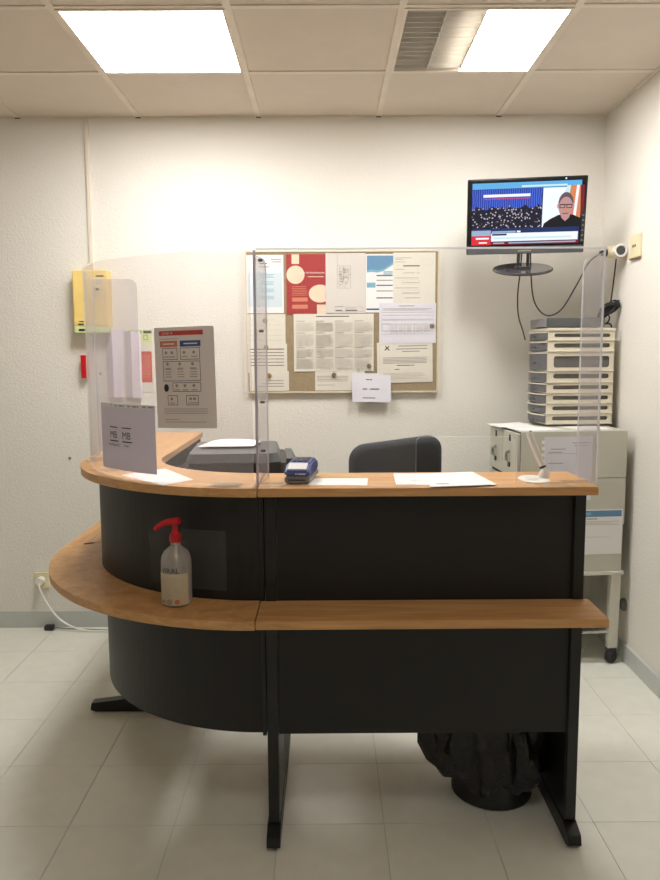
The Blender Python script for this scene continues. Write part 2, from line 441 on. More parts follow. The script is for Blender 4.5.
# ------------------------------------------------------------------ luminaires
def luminaire(x, y, label, kind):
    z = CEIL
    t = thing('ceiling_light', label, 'ceiling light', (x+.3, y+.3, z), group=None)
    a = .292
    fr = new()
    prism(fr, [(-a, -a), (a, -a), (a, a), (-a, a)], -.004, .012, holes=[[(-a+.012, -a+.012), (-a+.012, a-.012), (a-.012, a-.012), (a-.012, -a+.012)]])
    obj('frame', fr, 'grid', t, world=False)
    hb = new(); b = a-.013
    box(hb, -b, b, -b, b, .075, .08)
    for s in (-1, 1):
        box(hb, s*b-(.002 if s > 0 else 0), s*b+(.002 if s < 0 else 0), -b, b, .012, .075)
        box(hb, -b, b, s*b-(.002 if s > 0 else 0), s*b+(.002 if s < 0 else 0), .012, .075)
    obj('housing', hb, 'reflector', t, world=False)
    if kind == 'half':
        obj('diffuser', boxo(.003, a-.0125, -a+.0125, a-.0125, -.002, .004), 'lamp_half', t, world=False)
        for x0, x1 in ((-.14, .001),):
            tb = new(); tube(tb, [(-.07, -b+.02, .045), (-.07, b-.02, .045)], .012, 12); obj('tube', tb, 'white_plastic', t, world=False, smooth=True)
        tb = new(); tube(tb, [(-.21, -b+.02, .045), (-.21, b-.02, .045)], .012, 12); obj('tube', tb, 'white_plastic', t, world=False, smooth=True)
        for k in range(13):
            yy = -b+.02+k*(2*b-.04)/12
            obj('louver_blade', boxo(-b+.004, -.004, yy-.0012, yy+.0012, .002, .03), 'louver', t, world=False)
        obj('louver_rail', boxo(-.142, -.139, -b+.003, b-.003, .001, .04), 'louver', t, world=False)
        obj('louver_rail', boxo(-.003, .0, -b+.003, b-.003, .001, .04), 'louver', t, world=False)
    else:
        obj('diffuser', boxo(-a+.0125, a-.0125, -a+.0125, a-.0125, -.002, .004), 'lamp_left' if kind == 'full' else 'fill_rear', t, world=False)
luminaire(-0.9334, 2.702, 'square ceiling light, left one, glowing white over its whole face', 'full')
luminaire(0.2666, 2.702, 'square ceiling light, right one, half lit and half dark louvers', 'half')
luminaire(-0.3334, 0.302, 'added dim square fill light in the ceiling behind the viewpoint', 'rear')
# ------------------------------------------------------------------ reception desk
cx, cy = -0.196, 2.72
ZS0, ZS1, ZT0, ZT1, ZB = .72, .745, 1.06, 1.085, .335
XA, XB = -.195, .756
def arc(R, a0=0.0, a1=PI/2, n=32):
    return [(cx-R*math.sin(a0+(a1-a0)*k/n), cy-R*math.cos(a0+(a1-a0)*k/n)) for k in range(n+1)]
def arc_slab(ro, ri, ext, z0, z1, n=32, g=.0012):
    o = arc(ro, n=n); i = arc(ri, n=n)
    o[0] = (cx-max(g, 0), o[0][1]); i[0] = (cx-max(g, 0), i[0][1])
    if g < 0: o.insert(0, (cx-g, o[0][1])); i.insert(0, (cx-g, i[0][1])); g = .0012
    pts = o+[(cx-ro, cy+ext-g), (cx-ri, cy+ext-g)]+i[::-1]
    bm = prism(new(), pts, z0, z1)
    es = [e for e in bm.edges if len(e.link_faces) == 2 and e.calc_face_angle() > 1.2 and abs(e.verts[0].co.z-e.verts[1].co.z) < 1e-6]
    if z1-z0 < .1: bmesh.ops.bevel(bm, geom=es, offset=.0025, segments=2, affect='EDGES')
    return bm
EXT = .08
t = thing('reception_desk', 'straight black reception desk section with beech counter top and ledge', 'desk', (.27, 2.2, 0), group=None)
obj('counter_top', boxo(XA, XB, 2.046, 2.316, ZT0, ZT1, bev=.003), 'wood_x', t)
obj('ledge', boxo(XA, XB, 1.932, 2.1025, ZS0, ZS1, bev=.003), 'wood_x', t)
obj('upper_panel', boxo(-.147, .705, 2.104, 2.122, ZS0, ZT0-.0005, bev=.0015), 'laminate', t)
obj('lower_panel', boxo(-.147, .705, 2.104, 2.122, ZB, ZS0-.0005, bev=.0015), 'laminate', t)
for xa, xb in ((-.182, -.148), (.706, .74)):
    leg = obj('leg', boxo(xa, xb, 2.104, 2.345, .05, ZT0-.0005, bev=.003), 'black_metal', t)
    obj('cover_strip', boxo(xa+.001, xb-.001, 2.092, 2.1035, .06, ZS0-.0005, bev=.003), 'black_metal', leg)
    obj('cover_strip', boxo(xa+.001, xb-.001, 2.092, 2.1035, ZS1+.0005, ZT0-.001, bev=.003), 'black_metal', leg)
    ft = new(); c_ = (xa+xb)/2
    prism(ft, [(2.045, .012), (2.065, .004), (2.69, .004), (2.71, .012), (2.70, .03), (2.40, .056), (2.10, .056), (2.052, .04)], c_-.02, c_+.02, mtx=Matrix(((0, 0, 1, 0), (1, 0, 0, 0), (0, 1, 0, 0), (0, 0, 0, 1))))
    fo = obj('foot', ft, 'black_metal', leg)
    for yy in (2.09, 2.66):
        obj('glide', lathe(new(), [(.012, 0), (.012, .004)], (c_, yy, 0), 12), 'rubber', t)
obj('work_surface', boxo(-.147, .705, 2.123, 2.74, ZS0-.03, ZS0-.005, bev=.003), 'wood_x', t)
t = thing('reception_desk', 'quarter round black reception desk corner section with curved beech top and ledge', 'desk', (-.55, 2.4, 0))
obj('counter_top', arc_slab(.674, .402, EXT, ZT0, ZT1), 'wood_c', t)
obj('ledge', arc_slab(.790, .6175, EXT, ZS0, ZS1), 'wood_c', t)
obj('upper_panel', arc_slab(.616, .600, EXT, ZS0, ZT0-.0005, g=-.0125), 'laminate', t)
obj('lower_panel', arc_slab(.606, .592, EXT, ZB, ZS0-.0005, g=-.0125), 'laminate', t)
for z0, z1 in ((ZB, ZS0-.0005), (ZS1+.0005, ZT0-.001)):
    obj('end_strip', boxo(-.1945, -.1835, 2.094, 2.1035, z0, z1, bev=.002), 'black_metal', t)
obj('inner_panel', arc_slab(.425, .413, EXT, ZS0, ZT0-.0005), 'laminate_matte', t)
obj('work_surface', prism(new(), [(cx-.004, 2.80-.01), (cx-.004, cy-.597)]+arc(.597)[1:]+[(cx-.597, 2.80-.01)], ZS0-.03, ZS0-.005), 'wood_c', t)
t = thing('reception_desk', 'left return section of black reception desk running back to the wall', 'desk', (-.7, 3.2, 0))
ya, yb = cy+EXT+.0022, 3.575
obj('counter_top', boxo(cx-.674, cx-.402, ya, yb, ZT0, ZT1, bev=.003), 'wood_y', t)
obj('ledge', boxo(cx-.790, cx-.6175, ya, yb, ZS0, ZS1, bev=.003), 'wood_y', t)
obj('upper_panel', boxo(cx-.616, cx-.600, ya, yb, ZS0, ZT0-.0005), 'laminate', t)
obj('lower_panel', boxo(cx-.616, cx-.600, ya, yb, ZB, ZS0-.0005), 'laminate', t)
obj('inner_panel', boxo(cx-.425, cx-.413, ya, yb, ZS0, ZT0-.0005), 'laminate_matte', t)
obj('work_surface', boxo(cx-.598, cx-.004, ya, yb, ZS0-.03, ZS0-.005, bev=.003), 'wood_y', t)
for y0 in (2.92, 3.53):
    leg = obj('leg', prism(new(), [(-.838, .05), (-.56, .05), (-.56, ZS0-.031), (-.794, ZS0-.031), (-.794, ZB-.002), (-.838, ZB-.002)], -y0-.034, -y0, mtx=Matrix(((1, 0, 0, 0), (0, 0, -1, 0), (0, 1, 0, 0), (0, 0, 0, 1)))), 'black_metal', t)
    obj('foot', prism(new(), [(-.975, .012), (-.955, .004), (-.30, .004), (-.28, .012), (-.30, .03), (-.56, .056), (-.84, .056), (-.97, .040)], -y0-.037, -y0+.003, mtx=Matrix(((1, 0, 0, 0), (0, 0, -1, 0), (0, 1, 0, 0), (0, 0, 0, 1)))), 'black_metal', leg)
    for xx in (-.93, -.33):
        obj('glide', lathe(new(), [(.012, 0), (.012, .004)], (xx, y0+.017, 0), 12), 'rubber', t)
# ------------------------------------------------------------------ sneeze guards
def guard_plate(bm, f, outline, th, mi_face=0, mi_edge=1):
    """plate with visible cut edges: outline (u, v)"""
    n0 = [bm.verts.new(f(u, v, 0)) for u, v in outline]; n1 = [bm.verts.new(f(u, v, -th)) for u, v in outline]
    for ring in (n0, n1):
        es = [bm.edges.new((ring[i], ring[(i+1) % len(ring)])) for i in range(len(ring))]
        for g in bmesh.ops.triangle_fill(bm, use_beauty=True, edges=es)['geom']:
            if isinstance(g, bmesh.types.BMFace): g.material_index = mi_face
    for i in range(len(n0)):
        j = (i+1) % len(n0)
        bm.faces.new((n0[i], n0[j], n1[j], n1[i])).material_index = mi_edge
    return bm
def rounded_top(w_, h_, r=.03, v0=0.0, side=1):
    """flap outline whose free upper corner (u = w) is rounded"""
    p = [(0, v0), (w_, v0), (w_, h_-r)]
    p += [(w_-r+r*math.cos(a), h_-r+r*math.sin(a)) for a in [PI/2*k/6 for k in range(1, 7)]]
    return p+[(0, h_)]
GZ0, GH = ZT1+.004, .648
YG = 2.072
t = thing('sneeze_guard', 'flat clear acrylic sneeze guard on the straight counter', 'screen', (.28, YG, ZT1))
ga, gb = -.196, .757
f = flat((ga, YG, GZ0), (1, 0, 0), (0, 0, 1))
wd = gb-ga
hx0, hx1 = .445, .725     # pass-through opening cut in the bottom edge
obj('front_pane', guard_plate(new(), f, [(0, 0), (hx0, 0), (hx0, .125), (hx0+.01, .135), (hx1-.01, .135), (hx1, .125), (hx1, 0), (wd, 0), (wd, GH), (0, GH)], .005), ['acrylic', 'acrylic_edge'], t)
fl = flat((ga+.001, YG+.004, GZ0), (.17, 1, 0), (0, 0, 1))
obj('side_flap', guard_plate(new(), fl, rounded_top(.13, GH-.012), .005), ['acrylic_side', 'acrylic_dark_edge'], t)
fr2 = flat((gb-.001, YG+.004, GZ0), (-.10, 1, 0), (0, 0, 1))
obj('side_flap', guard_plate(new(), fr2, rounded_top(.13, GH-.012), -.005), ['acrylic_side', 'acrylic_edge'], t)
obj('corner_edge', boxo(ga-.003, ga+.004, YG-.003, YG+.006, GZ0, GZ0+GH, bev=.001), 'acrylic_dark_edge', t)
obj('edge_glow', boxo(ga+.004, gb, YG-.001, YG+.0062, GZ0+GH, GZ0+GH+.005, bev=.001), 'acrylic_edge', t)  # pale strip put in for light glowing along the top edge
obj('edge_glow', boxo(gb-.001, gb+.004, YG-.001, YG+.0062, GZ0, GZ0+GH+.005, bev=.001), 'acrylic_edge', t)  # same for the bright line down the right edge
for xx, yy in ((ga-.012, 2.075), (gb-.085, 2.08), (.59, 2.045)):
    obj('base_plate', boxo(xx, xx+.085, yy-.035, yy+.055, ZT1, ZT1+.004, bev=.001), 'acrylic', t)
for k, zz in enumerate((.10, .235, .43, .62)):
    obj('bolt', lathe(new(), [(.004, 0), (.004, .012)], (0, 0, 0), 8, mtx=Matrix.Translation((ga+.012, YG-.005, GZ0+zz)) @ Matrix.Rotation(PI/2, 4, 'Y')), 'grey_plastic', t)
RS = .642
def cyl(R, a0, z0, sgn=1):
    """sheet coordinates on the curved guard: u runs along the arc from angle a0 (deg) towards the front"""
    def f(u, v, d):
        a = math.radians(a0)-u/R
        return Vector((cx-(R+d)*math.sin(a), cy-(R+d)*math.cos(a), z0+v))
    return f
t = thing('sneeze_guard', 'curved clear acrylic sneeze guard on the rounded counter corner', 'screen', (-.6, 2.3, ZT1))
f = cyl(RS, 90, GZ0)
ulen = RS*PI/2-.012
bm = new()
slab(bm, f, 0, ulen, 0, GH, -.005, 0, 40)
for fc in bm.faces:
    c = fc.calc_center_median(); rr = math.hypot(c.x-cx, c.y-cy)
    if abs(fc.normal.z) > .5 or not (abs(rr-RS) < 9e-4 or abs(rr-RS+.005) < 9e-4): fc.material_index = 1
bm.normal_update()
for fc in bm.faces:
    if abs(fc.normal.z) > .5: fc.material_index = 1
obj('curved_pane', bm, ['acrylic_curved', 'acrylic_edge'], t, smooth=True)
fl = flat((cx-RS+.001, cy+.001, GZ0), (1, .02, 0), (0, 0, 1))
obj('side_flap', guard_plate(new(), fl, rounded_top(.16, GH-.012), -.005), ['acrylic_side', 'acrylic_edge'], t)
for a in (85, 60, 12):
    fb = cyl(RS, a, ZT1)
    obj('base_plate', slab(new(), lambda u, v, d: fb(u, d, v), 0, .085, -.05, .02, 0, .004, 6), 'acrylic', t)
for zz in (.30, .60):
    obj('bolt', lathe(new(), [(.004, 0), (.004, .012)], (0, 0, 0), 8, mtx=Matrix.Translation((cx-RS+.022, cy-.003, GZ0+zz)) @ Matrix.Rotation(PI/2, 4, 'X')), 'grey_plastic', t)
# sheets taped on the curved guard
f = cyl(RS+.0008, 52.0, 1.109)
it = [('r', .004, .190, .268, .2, 'white_paper')]+[('r', .07+k*.022, .193, .076+k*.022+.007*(k % 3), .1975, 'ink_grey') for k in range(9)]  # white top strip paints backlight coming through the paper
for u0, cap in ((.06, 'MULTIBANCO'), (.128, 'WAY')):
    it += [('r', u0, .128, u0+.045, .131, 'ink'), ('t', 'MB', u0+.0, .096, .031, 'ink'), ('r', u0, .086, u0+.047, .0895, 'ink'),
           ('t', cap, u0+.022, .072, .0105, 'ink', 'CENTER')]
sheet('payment_notice', 'greyish paper with two MB logos taped low on the curved guard', 'notice', f, .272, .201, 'thin_lilac', it, nu=24, pname='logo')
f0 = cyl(RS+.0008, 27.3, 1.246)
f = lambda u, v, d: f0(u+.015*(.285-v)/.285*0.3, v+.02*u, d)
it = [('r', .018, .262, .158, .275, 'ink_red'), ('t', 'COVID-19', .026, .2655, .0085, 'white_paper'), ('r', .018, .252, .08, .2535, 'ink_grey'),
      ('r', .02, .23, .078, .247, 'ink_orange'), ('r', .086, .23, .15, .247, 'ink_blue'), ('r', .098, .237, .14, .240, 'white_paper'), ('r', .03, .237, .068, .240, 'white_paper')]
for r in ((.028, .194, .077, .227), (.086, .194, .147, .227), (.028, .134, .147, .19), (.058, .104, .147, .13), (.04, .066, .073, .094), (.10, .066, .138, .094)):
    it += frame(*r, .0014, 'ink')
for a, b in ((.036, .21), (.056, .21), (.095, .21), (.125, .21), (.04, .178), (.08, .178), (.12, .178), (.068, .117), (.094, .117), (.122, .117), (.05, .08), (.11, .08), (.122, .08)):
    it += [('e', a+.004, b+.004, .0045, .0045, 'ink_grey'), ('r', a-.004, b-.009, a+.014, b-.0065, 'ink_grey')]
for a in (.038, .078, .118): it += para(a-.002, a+.02, .168, .14, 'ink_grey', .007, .002)
it += [('e', .038, .115, .008, .011, 'ink')]
it += para(.028, .165, .056, .04, 'ink_grey', .006, .0016)+para(.028, .09, .026, .024, 'ink_grey', .006, .0016)+para(.028, .165, .019, .016, 'ink_grey', .006, .0016)
sheet('health_notice', 'health flowchart sheet with red header taped high on the curved guard', 'notice', f, .19, .285, 'thin_grey', it, nu=14)
# ------------------------------------------------------------------ things on the counter
def loose(name, label, z, corners, mat_, items=None, wave=.002, group=None):
    """a sheet lying flat: corners near-left, near-right, far-right, far-left"""
    a, b, c, d = [Vector((p[0], p[1], 0)) for p in corners]
    ph = random.random()*6
    f = lambda u, v, dd: (a*(1-u)*(1-v)+b*u*(1-v)+c*u*v+d*(1-u)*v)+Vector((0, 0, z+dd+wave*(1+math.sin(3*u+2*v+ph))/2*min(1, 6*min(u, v, 1-u, 1-v)+.0)))
    o = obj(name, slab(new(), f, 0, 1, 0, 1, 0, .0006, 10, 10), mat_, smooth=True); tag(o, label, 'paper', group)
    if items: prints('print', o, f, items, .0012, 6)
    return o
loose('loose_paper', 'white sheet lying beside the MB notice on the curved counter', ZT1+.0002, [(-.470, 2.105), (-.40, 2.20), (-.53, 2.42), (-.64, 2.29)], 'white_paper')
loose('receipt_paper', 'narrow white slip lying behind the card terminal', ZT1+.0002, [(-.075, 2.10), (.112, 2.085), (.122, 2.205), (-.06, 2.212)], 'white_paper')
loose('loose_paper', 'left white sheet of the two lying on the counter before the chair', ZT1+.0002, [(.195, 2.09), (.42, 2.085), (.43, 2.285), (.205, 2.29)], 'white_paper', [('r', .2, .3, .5, .33, 'ink_pale')])
loose('loose_paper', 'right white sheet overlapping its neighbour on the counter near the pen', ZT1+.0045, [(.283, 2.03), (.475, 2.062), (.45, 2.29), (.30, 2.26)], 'white_paper', [('r', .1, .12, .3, .15, 'ink_sky')])
# card terminal
t = thing('card_terminal', 'blue and grey card payment terminal on the counter', 'card terminal', (-.075, 2.185, ZT1), rz=math.radians(-8))
YZ = Matrix(((0, 0, 1, 0), (1, 0, 0, 0), (0, 1, 0, 0), (0, 0, 0, 1)))
b = prism(new(), [(-.086, .004), (-.086, .024), (.085, .024), (.085, .004)], -.036, .036, mtx=YZ); bmesh.ops.bevel(b, geom=b.edges[:], offset=.004, segments=2, affect='EDGES'); obj('body', b, 'device_grey', t, world=False)
b = prism(new(), [(-.087, .022), (-.087, .038), (-.08, .043), (-.045, .058), (.05, .061), (.078, .05), (.084, .022)], -.036, .036, mtx=YZ); bmesh.ops.bevel(b, geom=[e for e in b.edges if e.is_manifold and e.calc_face_angle() > .9], offset=.006, segments=3, affect='EDGES'); obj('housing', b, 'device_blue', t, world=False)
fsl = flat((-.028, -.0785, .0437), (1, 0, 0), (0, .035, .015))
obj('screen_label', slab(new(), fsl, 0, .054, .002, .034, 0, .001), 'white_paper', t, world=False)
ftop = flat((-.029, -.04, .0585), (1, 0, 0), (0, 1, .031))
b = new()
for i in range(3):
    for j in range(4): slab(b, ftop, .006+i*.016, .018+i*.016, .012+j*.018, .024+j*.018, -.001, .003)
o = obj('keypad', b, 'grey_plastic', t, world=False); o['kind'] = 'stuff'
obj('card_slot', boxo(-.026, .026, -.0875, -.084, .012, .016), 'rubber', t, world=False)
prints('brand_mark', t, flat((-.03, -.0872, .026), (1, 0, 0), (0, 0, 1)), [('r', .034, .004, .056, .008, 'white_paper'), ('r', .026, .004, .031, .008, 'white_paper')], .002, world=False)
for sx in (-.022, .022):
    for sy in (-.065, .065): obj('pad', lathe(new(), [(.006, 0), (.006, .005)], (sx, sy, 0), 10), 'rubber', t, world=False)
# pen on its stand
t = thing('desk_pen', 'white counter pen leaning up from its oval holder', 'pen', (.605, 2.16, ZT1+.0))
obj('base', lathe(new(), [(0, 0), (1, 0), (1, .35), (.9, .8), (.55, 1), (0, 1)], (0, 0, 0), 32, mtx=Matrix.Diagonal((.045, .06, .008, 1))), 'white_plastic', t, world=False, smooth=True)
obj('holder', lathe(new(), [(.016, .006), (.016, .016), (.012, .026), (.008, .032), (0, .032)], (.03, .0, 0), 16), 'white_plastic', t, world=False, smooth=True)
a0, a1 = Vector((.031, .0, .026)), Vector((-.012, .03, .140))
dv = (a1-a0)
obj('barrel', tube(new(), [a0+dv*k for k in (0, .1, .35, .7, .95, 1)], [.006, .008, .0095, .0100, .0095, .007], 12), 'white_plastic', t, world=False, smooth=True)
obj('collar', tube(new(), [a0+dv*.08, a0+dv*.13], .0098, 12), 'rubber', t, world=False)
obj('clip', tube(new(), [a0+dv*.97+Vector((.004, -.004, 0)), a0+dv*1.0+Vector((.006, -.003, .002))], .004, 8), 'rubber', t, world=False)
# hand sanitizer on the ledge
t = thing('sanitizer_bottle', 'clear hand gel bottle with red pump on the curved ledge', 'bottle', (-.433, 2.082, ZS1), rz=math.radians(-14))
obj('body', lathe(new(), [(0, .002), (.036, .0), (.0425, .006), (.0435, .02), (.0435, .125), (.041, .142), (.033, .157), (.02, .167), (.0145, .172), (.0145, .186), (0, .186)], (0, 0, 0), 32), 'gel', t, world=False, smooth=True)
lb = new()
def fb(u, v, d):
    a = -PI/2-1.0+u/.0437*1.0
    return Vector(((.0437+d)*math.cos(a), (.0437+d)*math.sin(a), v))
slab(lb, fb, 0, .098, .008, .098, 0, .0004, 14)
obj('label', lb, 'label_film', t, world=False)
prints('lettering', t, fb, [('t', 'VIRAL', .016, .101, .021, 'ink')]+[x for r in range(7) for x in para(.008+r*.011, .016+r*.011, .09, .032, 'ink_pale', .004, .0016)]+
       [('e', .025, .02, .005, .005, 'ink_grey'), ('e', .043, .02, .008, .008, 'ink_grey'), ('e', .063, .02, .0065, .0065, 'ink_orange')], .0008, world=False)
pm = obj('pump', lathe(new(), [(0, .182), (.0165, .182), (.0175, .184), (.0165, .203), (.012, .207), (.0085, .212), (.008, .232), (0, .232)], (0, 0, 0), 20), 'red_plastic', t, world=False, smooth=True)
obj('nozzle', tube(new(), spline([(.014, 0, .244), (0, 0, .241), (-.025, -.001, .237), (-.046, -.002, .228), (-.062, -.003, .214)], 6), [.0105]*7+[.010]*6+[.009]*5+[.0075]*6+[.006], 10), 'red_plastic', pm, world=False, smooth=True)
obj('dip_tube', tube(new(), [(0, 0, .18), (.004, 0, .01)], .003, 8), 'white_plastic', t, world=False)
# clear pocket on the curved front, and a scrap on the ledge
f = cyl(.6165, 33.5, .772)
o = sheet('clear_pocket', 'clear plastic sheet pocket stuck on the curved black panel behind the bottle', 'pocket', f, .262, .178, 'clear_film', nu=16, th=.0009)
o = obj('dark_scrap', lathe(new(), [(0, 0), (1, 0), (.9, .8), (0, 1)], (0, 0, 0), 10, mtx=Matrix.Translation((-.905, 2.775, ZS1)) @ Matrix.Rotation(.5, 4, 'Z') @ Matrix.Diagonal((.022, .007, .003, 1))), 'rubber'); tag(o, 'small dark scrap lying on the left end of the ledge', 'scrap')
# ------------------------------------------------------------------ bin with bag
t = thing('waste_bin', 'black waste bin with a black bag folded over it under the desk', 'bin', (.545, 2.362, 0))
obj('bin', lathe(new(), [(0, .003), (.125, .0), (.132, .004), (.133, .016), (.129, .022), (.155, .34), (.15, .34), (.124, .03), (0, .03)], (0, 0, 0), 36), 'bin', t, world=False, smooth=True)
bg = new(); seg = 96; rings = []
prof = [(.118, .352), (.158, .364), (.172, .345), (.18, .31), (.188, .27), (.2, .225), (.204, .18), (.2, .13), (.18, .098), (.162, .088)]
for k, (rr, z) in enumerate(prof):
    ring = []
    for j in range(seg):
        a = 2*PI*j/seg
        amp = .03*max(0, (k-1))/8
        fold = .022*math.sin(9*a+.7*k)*min(1, k/6)+.014*math.sin(17*a-.9*k+1)+.012*math.sin(5*a+2)*k/8+.006*math.sin(31*a+1.3*k)
        left = math.exp(-((a-PI-.15)/.55)**2); rightb = math.exp(-(min(abs(a-.05), 2*PI-abs(a-.05))/.5)**2)
        R = rr+fold*.75*(1 if k > 0 else .2)+(.03*left-.03*rightb)*min(1, k/5)*(1 if k < 8 else .5)
        zz = z+(.028*left*0-.012*math.sin(3*a+1)+.014*math.sin(7*a))*(k/9)
        if k > 6: zz += .04*math.exp(-((a-3*PI/2)/.8)**2)*-.6
        ring.append(bg.verts.new((R*math.cos(a), R*math.sin(a)*.8, zz)))
    rings.append(ring)
for a, b in zip(rings, rings[1:]):
    for j in range(seg): bg.faces.new((a[j], a[(j+1) % seg], b[(j+1) % seg], b[j]))
obj('bag', bg, 'bag', t, world=False, smooth=True)
# ------------------------------------------------------------------ office chair
t = thing('office_chair', 'black fabric office chair behind the straight counter', 'chair', (.272, 2.98, 0), rz=math.radians(6))
bk = new()
hw = .188
outl = []
def rr_pts(w_, z0, z1, r, n=6):
    p = []
    for (x, z, a0) in ((w_-r*.7, z0+r*.7, -PI/2), (w_-r, z1-r, 0), (-w_+r, z1-r, PI/2), (-w_+r*.7, z0+r*.7, PI)):
        for k in range(n+1):
            a = a0+PI/2*k/n; q = r if z > .9 else r*.7
            p.append((x+q*math.cos(a), z+q*math.sin(a)))
    return p
def cushion(bm, outline, y0, y1, bulge, n=5):
    """pillow-like pad: outline (x, z) shrinks and bulges towards both faces"""
    c = (sum(p[0] for p in outline)/len(outline), sum(p[1] for p in outline)/len(outline))
    rings = []
    for k in range(2*n+1):
        s = math.cos(PI*k/(2*n)); q = 1-.1*abs(s)**3
        y = (y0+y1)/2-(y1-y0)/2*s
        rings.append([bm.verts.new((c[0]+(p[0]-c[0])*q, y+.35*(p[0]-c[0])**2*-1, c[1]+(p[1]-c[1])*q)) for p in outline])
    for a, b in zip(rings, rings[1:]):
        for j in range(len(a)): bm.faces.new((a[j], a[(j+1) % len(a)], b[(j+1) % len(a)], b[j]))
    bm.faces.new(rings[0]); bm.faces.new(rings[-1])
    return bm
sh = [(x, z+(.022*(x/.19) if z > .9 else 0)) for x, z in rr_pts(hw, .62, 1.112, .06)]
obj('backrest', cushion(bk, sh, -.03, .03, .02), 'fabric', t, world=False, smooth=True)
obj('back_shell', boxo(-.05, .05, -.055, -.03, .45, .9, bev=.01), 'black_plastic', t, world=False)
b = new(); lathe(b, [(0, 0), (.9, 0), (1, .3), (1, .7), (.92, 1), (0, 1.05)], (0, 0, 0), 32, mtx=Matrix.Translation((0, .24, .44)) @ Matrix.Diagonal((.23, .23, .07, 1))); obj('seat', b, 'fabric', t, world=False, smooth=True)
obj('bracket', tube(new(), [(0, -.04, .5), (0, -.045, .43), (0, .02, .41), (0, .2, .42)], .018, 10), 'black_plastic', t, world=False)
obj('column', tube(new(), [(0, .24, .1), (0, .24, .44)], .028, 14), 'black_plastic', t, world=False)
for k in range(5):
    a = 2*PI*k/5+.3
    lg = obj('base_leg', tube(new(), [(0, .24, .12), (.27*math.cos(a), .24+.27*math.sin(a), .07)], [.024, .014], 10), 'black_plastic', t, world=False)
    obj('caster', lathe(new(), [(0, -.018), (.024, -.018), (.025, 0), (.024, .018), (0, .018)], (0, 0, 0), 14, mtx=Matrix.Translation((.27*math.cos(a), .24+.27*math.sin(a), .0255)) @ Matrix.Rotation(PI/2, 4, 'X')), 'rubber', lg, world=False)
# ------------------------------------------------------------------ printer
t = thing('printer', 'dark grey printer with paper on its lid behind the curved counter', 'printer', (-.345, 2.84, ZS0-.005), rz=math.radians(4))
def plan(x0, x1, y0, y1, r, n=5):
    p = []
    for (x, y, a0) in ((x1-r, y1-r, 0), (x0+r, y1-r, PI/2), (x0+r, y0+r, PI), (x1-r, y0+r, 3*PI/2)):
        p += [(x+r*math.cos(a0+PI/2*k/n), y+r*math.sin(a0+PI/2*k/n)) for k in range(n+1)]
    return p
obj('body', prism(new(), plan(-.165, .185, -.2, .2, .03), .004, .352), 'black_plastic', t, world=False, smooth=True)
ld = prism(new(), plan(-.175, .165, -.215, .2, .035), .357, .388)
for v in ld.verts:
    if v.co.z > .37: v.co.x *= .93; v.co.y = v.co.y*.93
obj('lid', ld, 'printer_lid', t, world=False, smooth=True)
obj('feeder', boxo(-.07, .09, .05, .17, .387, .396, bev=.003), 'printer_lid', t, world=False)
XZp = Matrix(((1, 0, 0, 0), (0, 0, -1, 0), (0, 1, 0, 0), (0, 0, 0, 1)))
obj('paper_tray', prism(new(), [(.186, .25), (.225, .22), (.255, .28), (.21, .36), (.186, .36)], -.16, .14, mtx=XZp), 'grey_plastic', t, world=False)
obj('side_tray', prism(new(), [(-.166, .22), (-.235, .25), (-.235, .30), (-.166, .335)], -.13, .12, mtx=XZp), 'black_plastic', t, world=False)
obj('front_panel', boxo(-.12, .12, -.204, -.2, .2, .29), 'gloss_black', t, world=False)
for sx in (-.13, .14):
    for sy in (-.16, .16): obj('foot', lathe(new(), [(.015, 0), (.015, .005)], (sx, sy, 0), 10), 'rubber', t, world=False)
zt = ZS0-.005+.3965
loose('loose_paper', 'white sheet lying on the printer lid', zt, [(-.485, 2.78), (-.28, 2.79), (-.26, 2.97), (-.46, 2.965)], 'white_paper', wave=.012)
# ------------------------------------------------------------------ notice board and papers on the back wall
YB = BACK-.022
t = thing('notice_board', 'cork notice board with cream frame on the back wall', 'notice board', (.08, BACK, 1.257))
obj('cork', boxo(-.405, .568, YB, BACK-.001, 1.262, 1.968), 'cork', t)
for a in ((-.412, .575, 1.968, 1.976), (-.412, .575, 1.254, 1.262)):
    obj('frame_rail', boxo(a[0], a[1], YB-.004, BACK, a[2], a[3], bev=.001), 'cream_frame', t)
for a in ((-.412, -.405), (.568, .575)):
    obj('frame_stile', boxo(a[0], a[1], YB-.004, BACK, 1.262, 1.968, bev=.001), 'cream_frame', t)
lay = [0]
def notice(name, label, x0, z1, x1, z0, mat_, items, layer=0, tilt=0.0):
    a = math.radians(tilt)
    f = flat((x0, YB-.0006-.0012*layer, z0), (math.cos(a), 0, math.sin(a)), (-math.sin(a), 0, math.cos(a)))
    return sheet(name, label, 'notice', f, x1-x0, z1-z0, mat_, items)
it = [('r', .125, .266, .178, .271, 'ink_grey'), ('r', .13, .254, .178, .259, 'ink_grey'), ('r', .065, .246, .105, .252, 'ink'), ('r', .065, .229, .115, .235, 'ink_grey'), ('r', .008, .03, .18, .205, 'blue_tint_paper')]
for k in range(4): it += para(.07, .14, .195-k*.036, .176-k*.036, 'ink_cyan', .007, .0028)
notice('poster', 'white and pale blue poster at top left of the cork board', -.405, 1.954, -.217, 1.663, 'white_paper', it, 1)
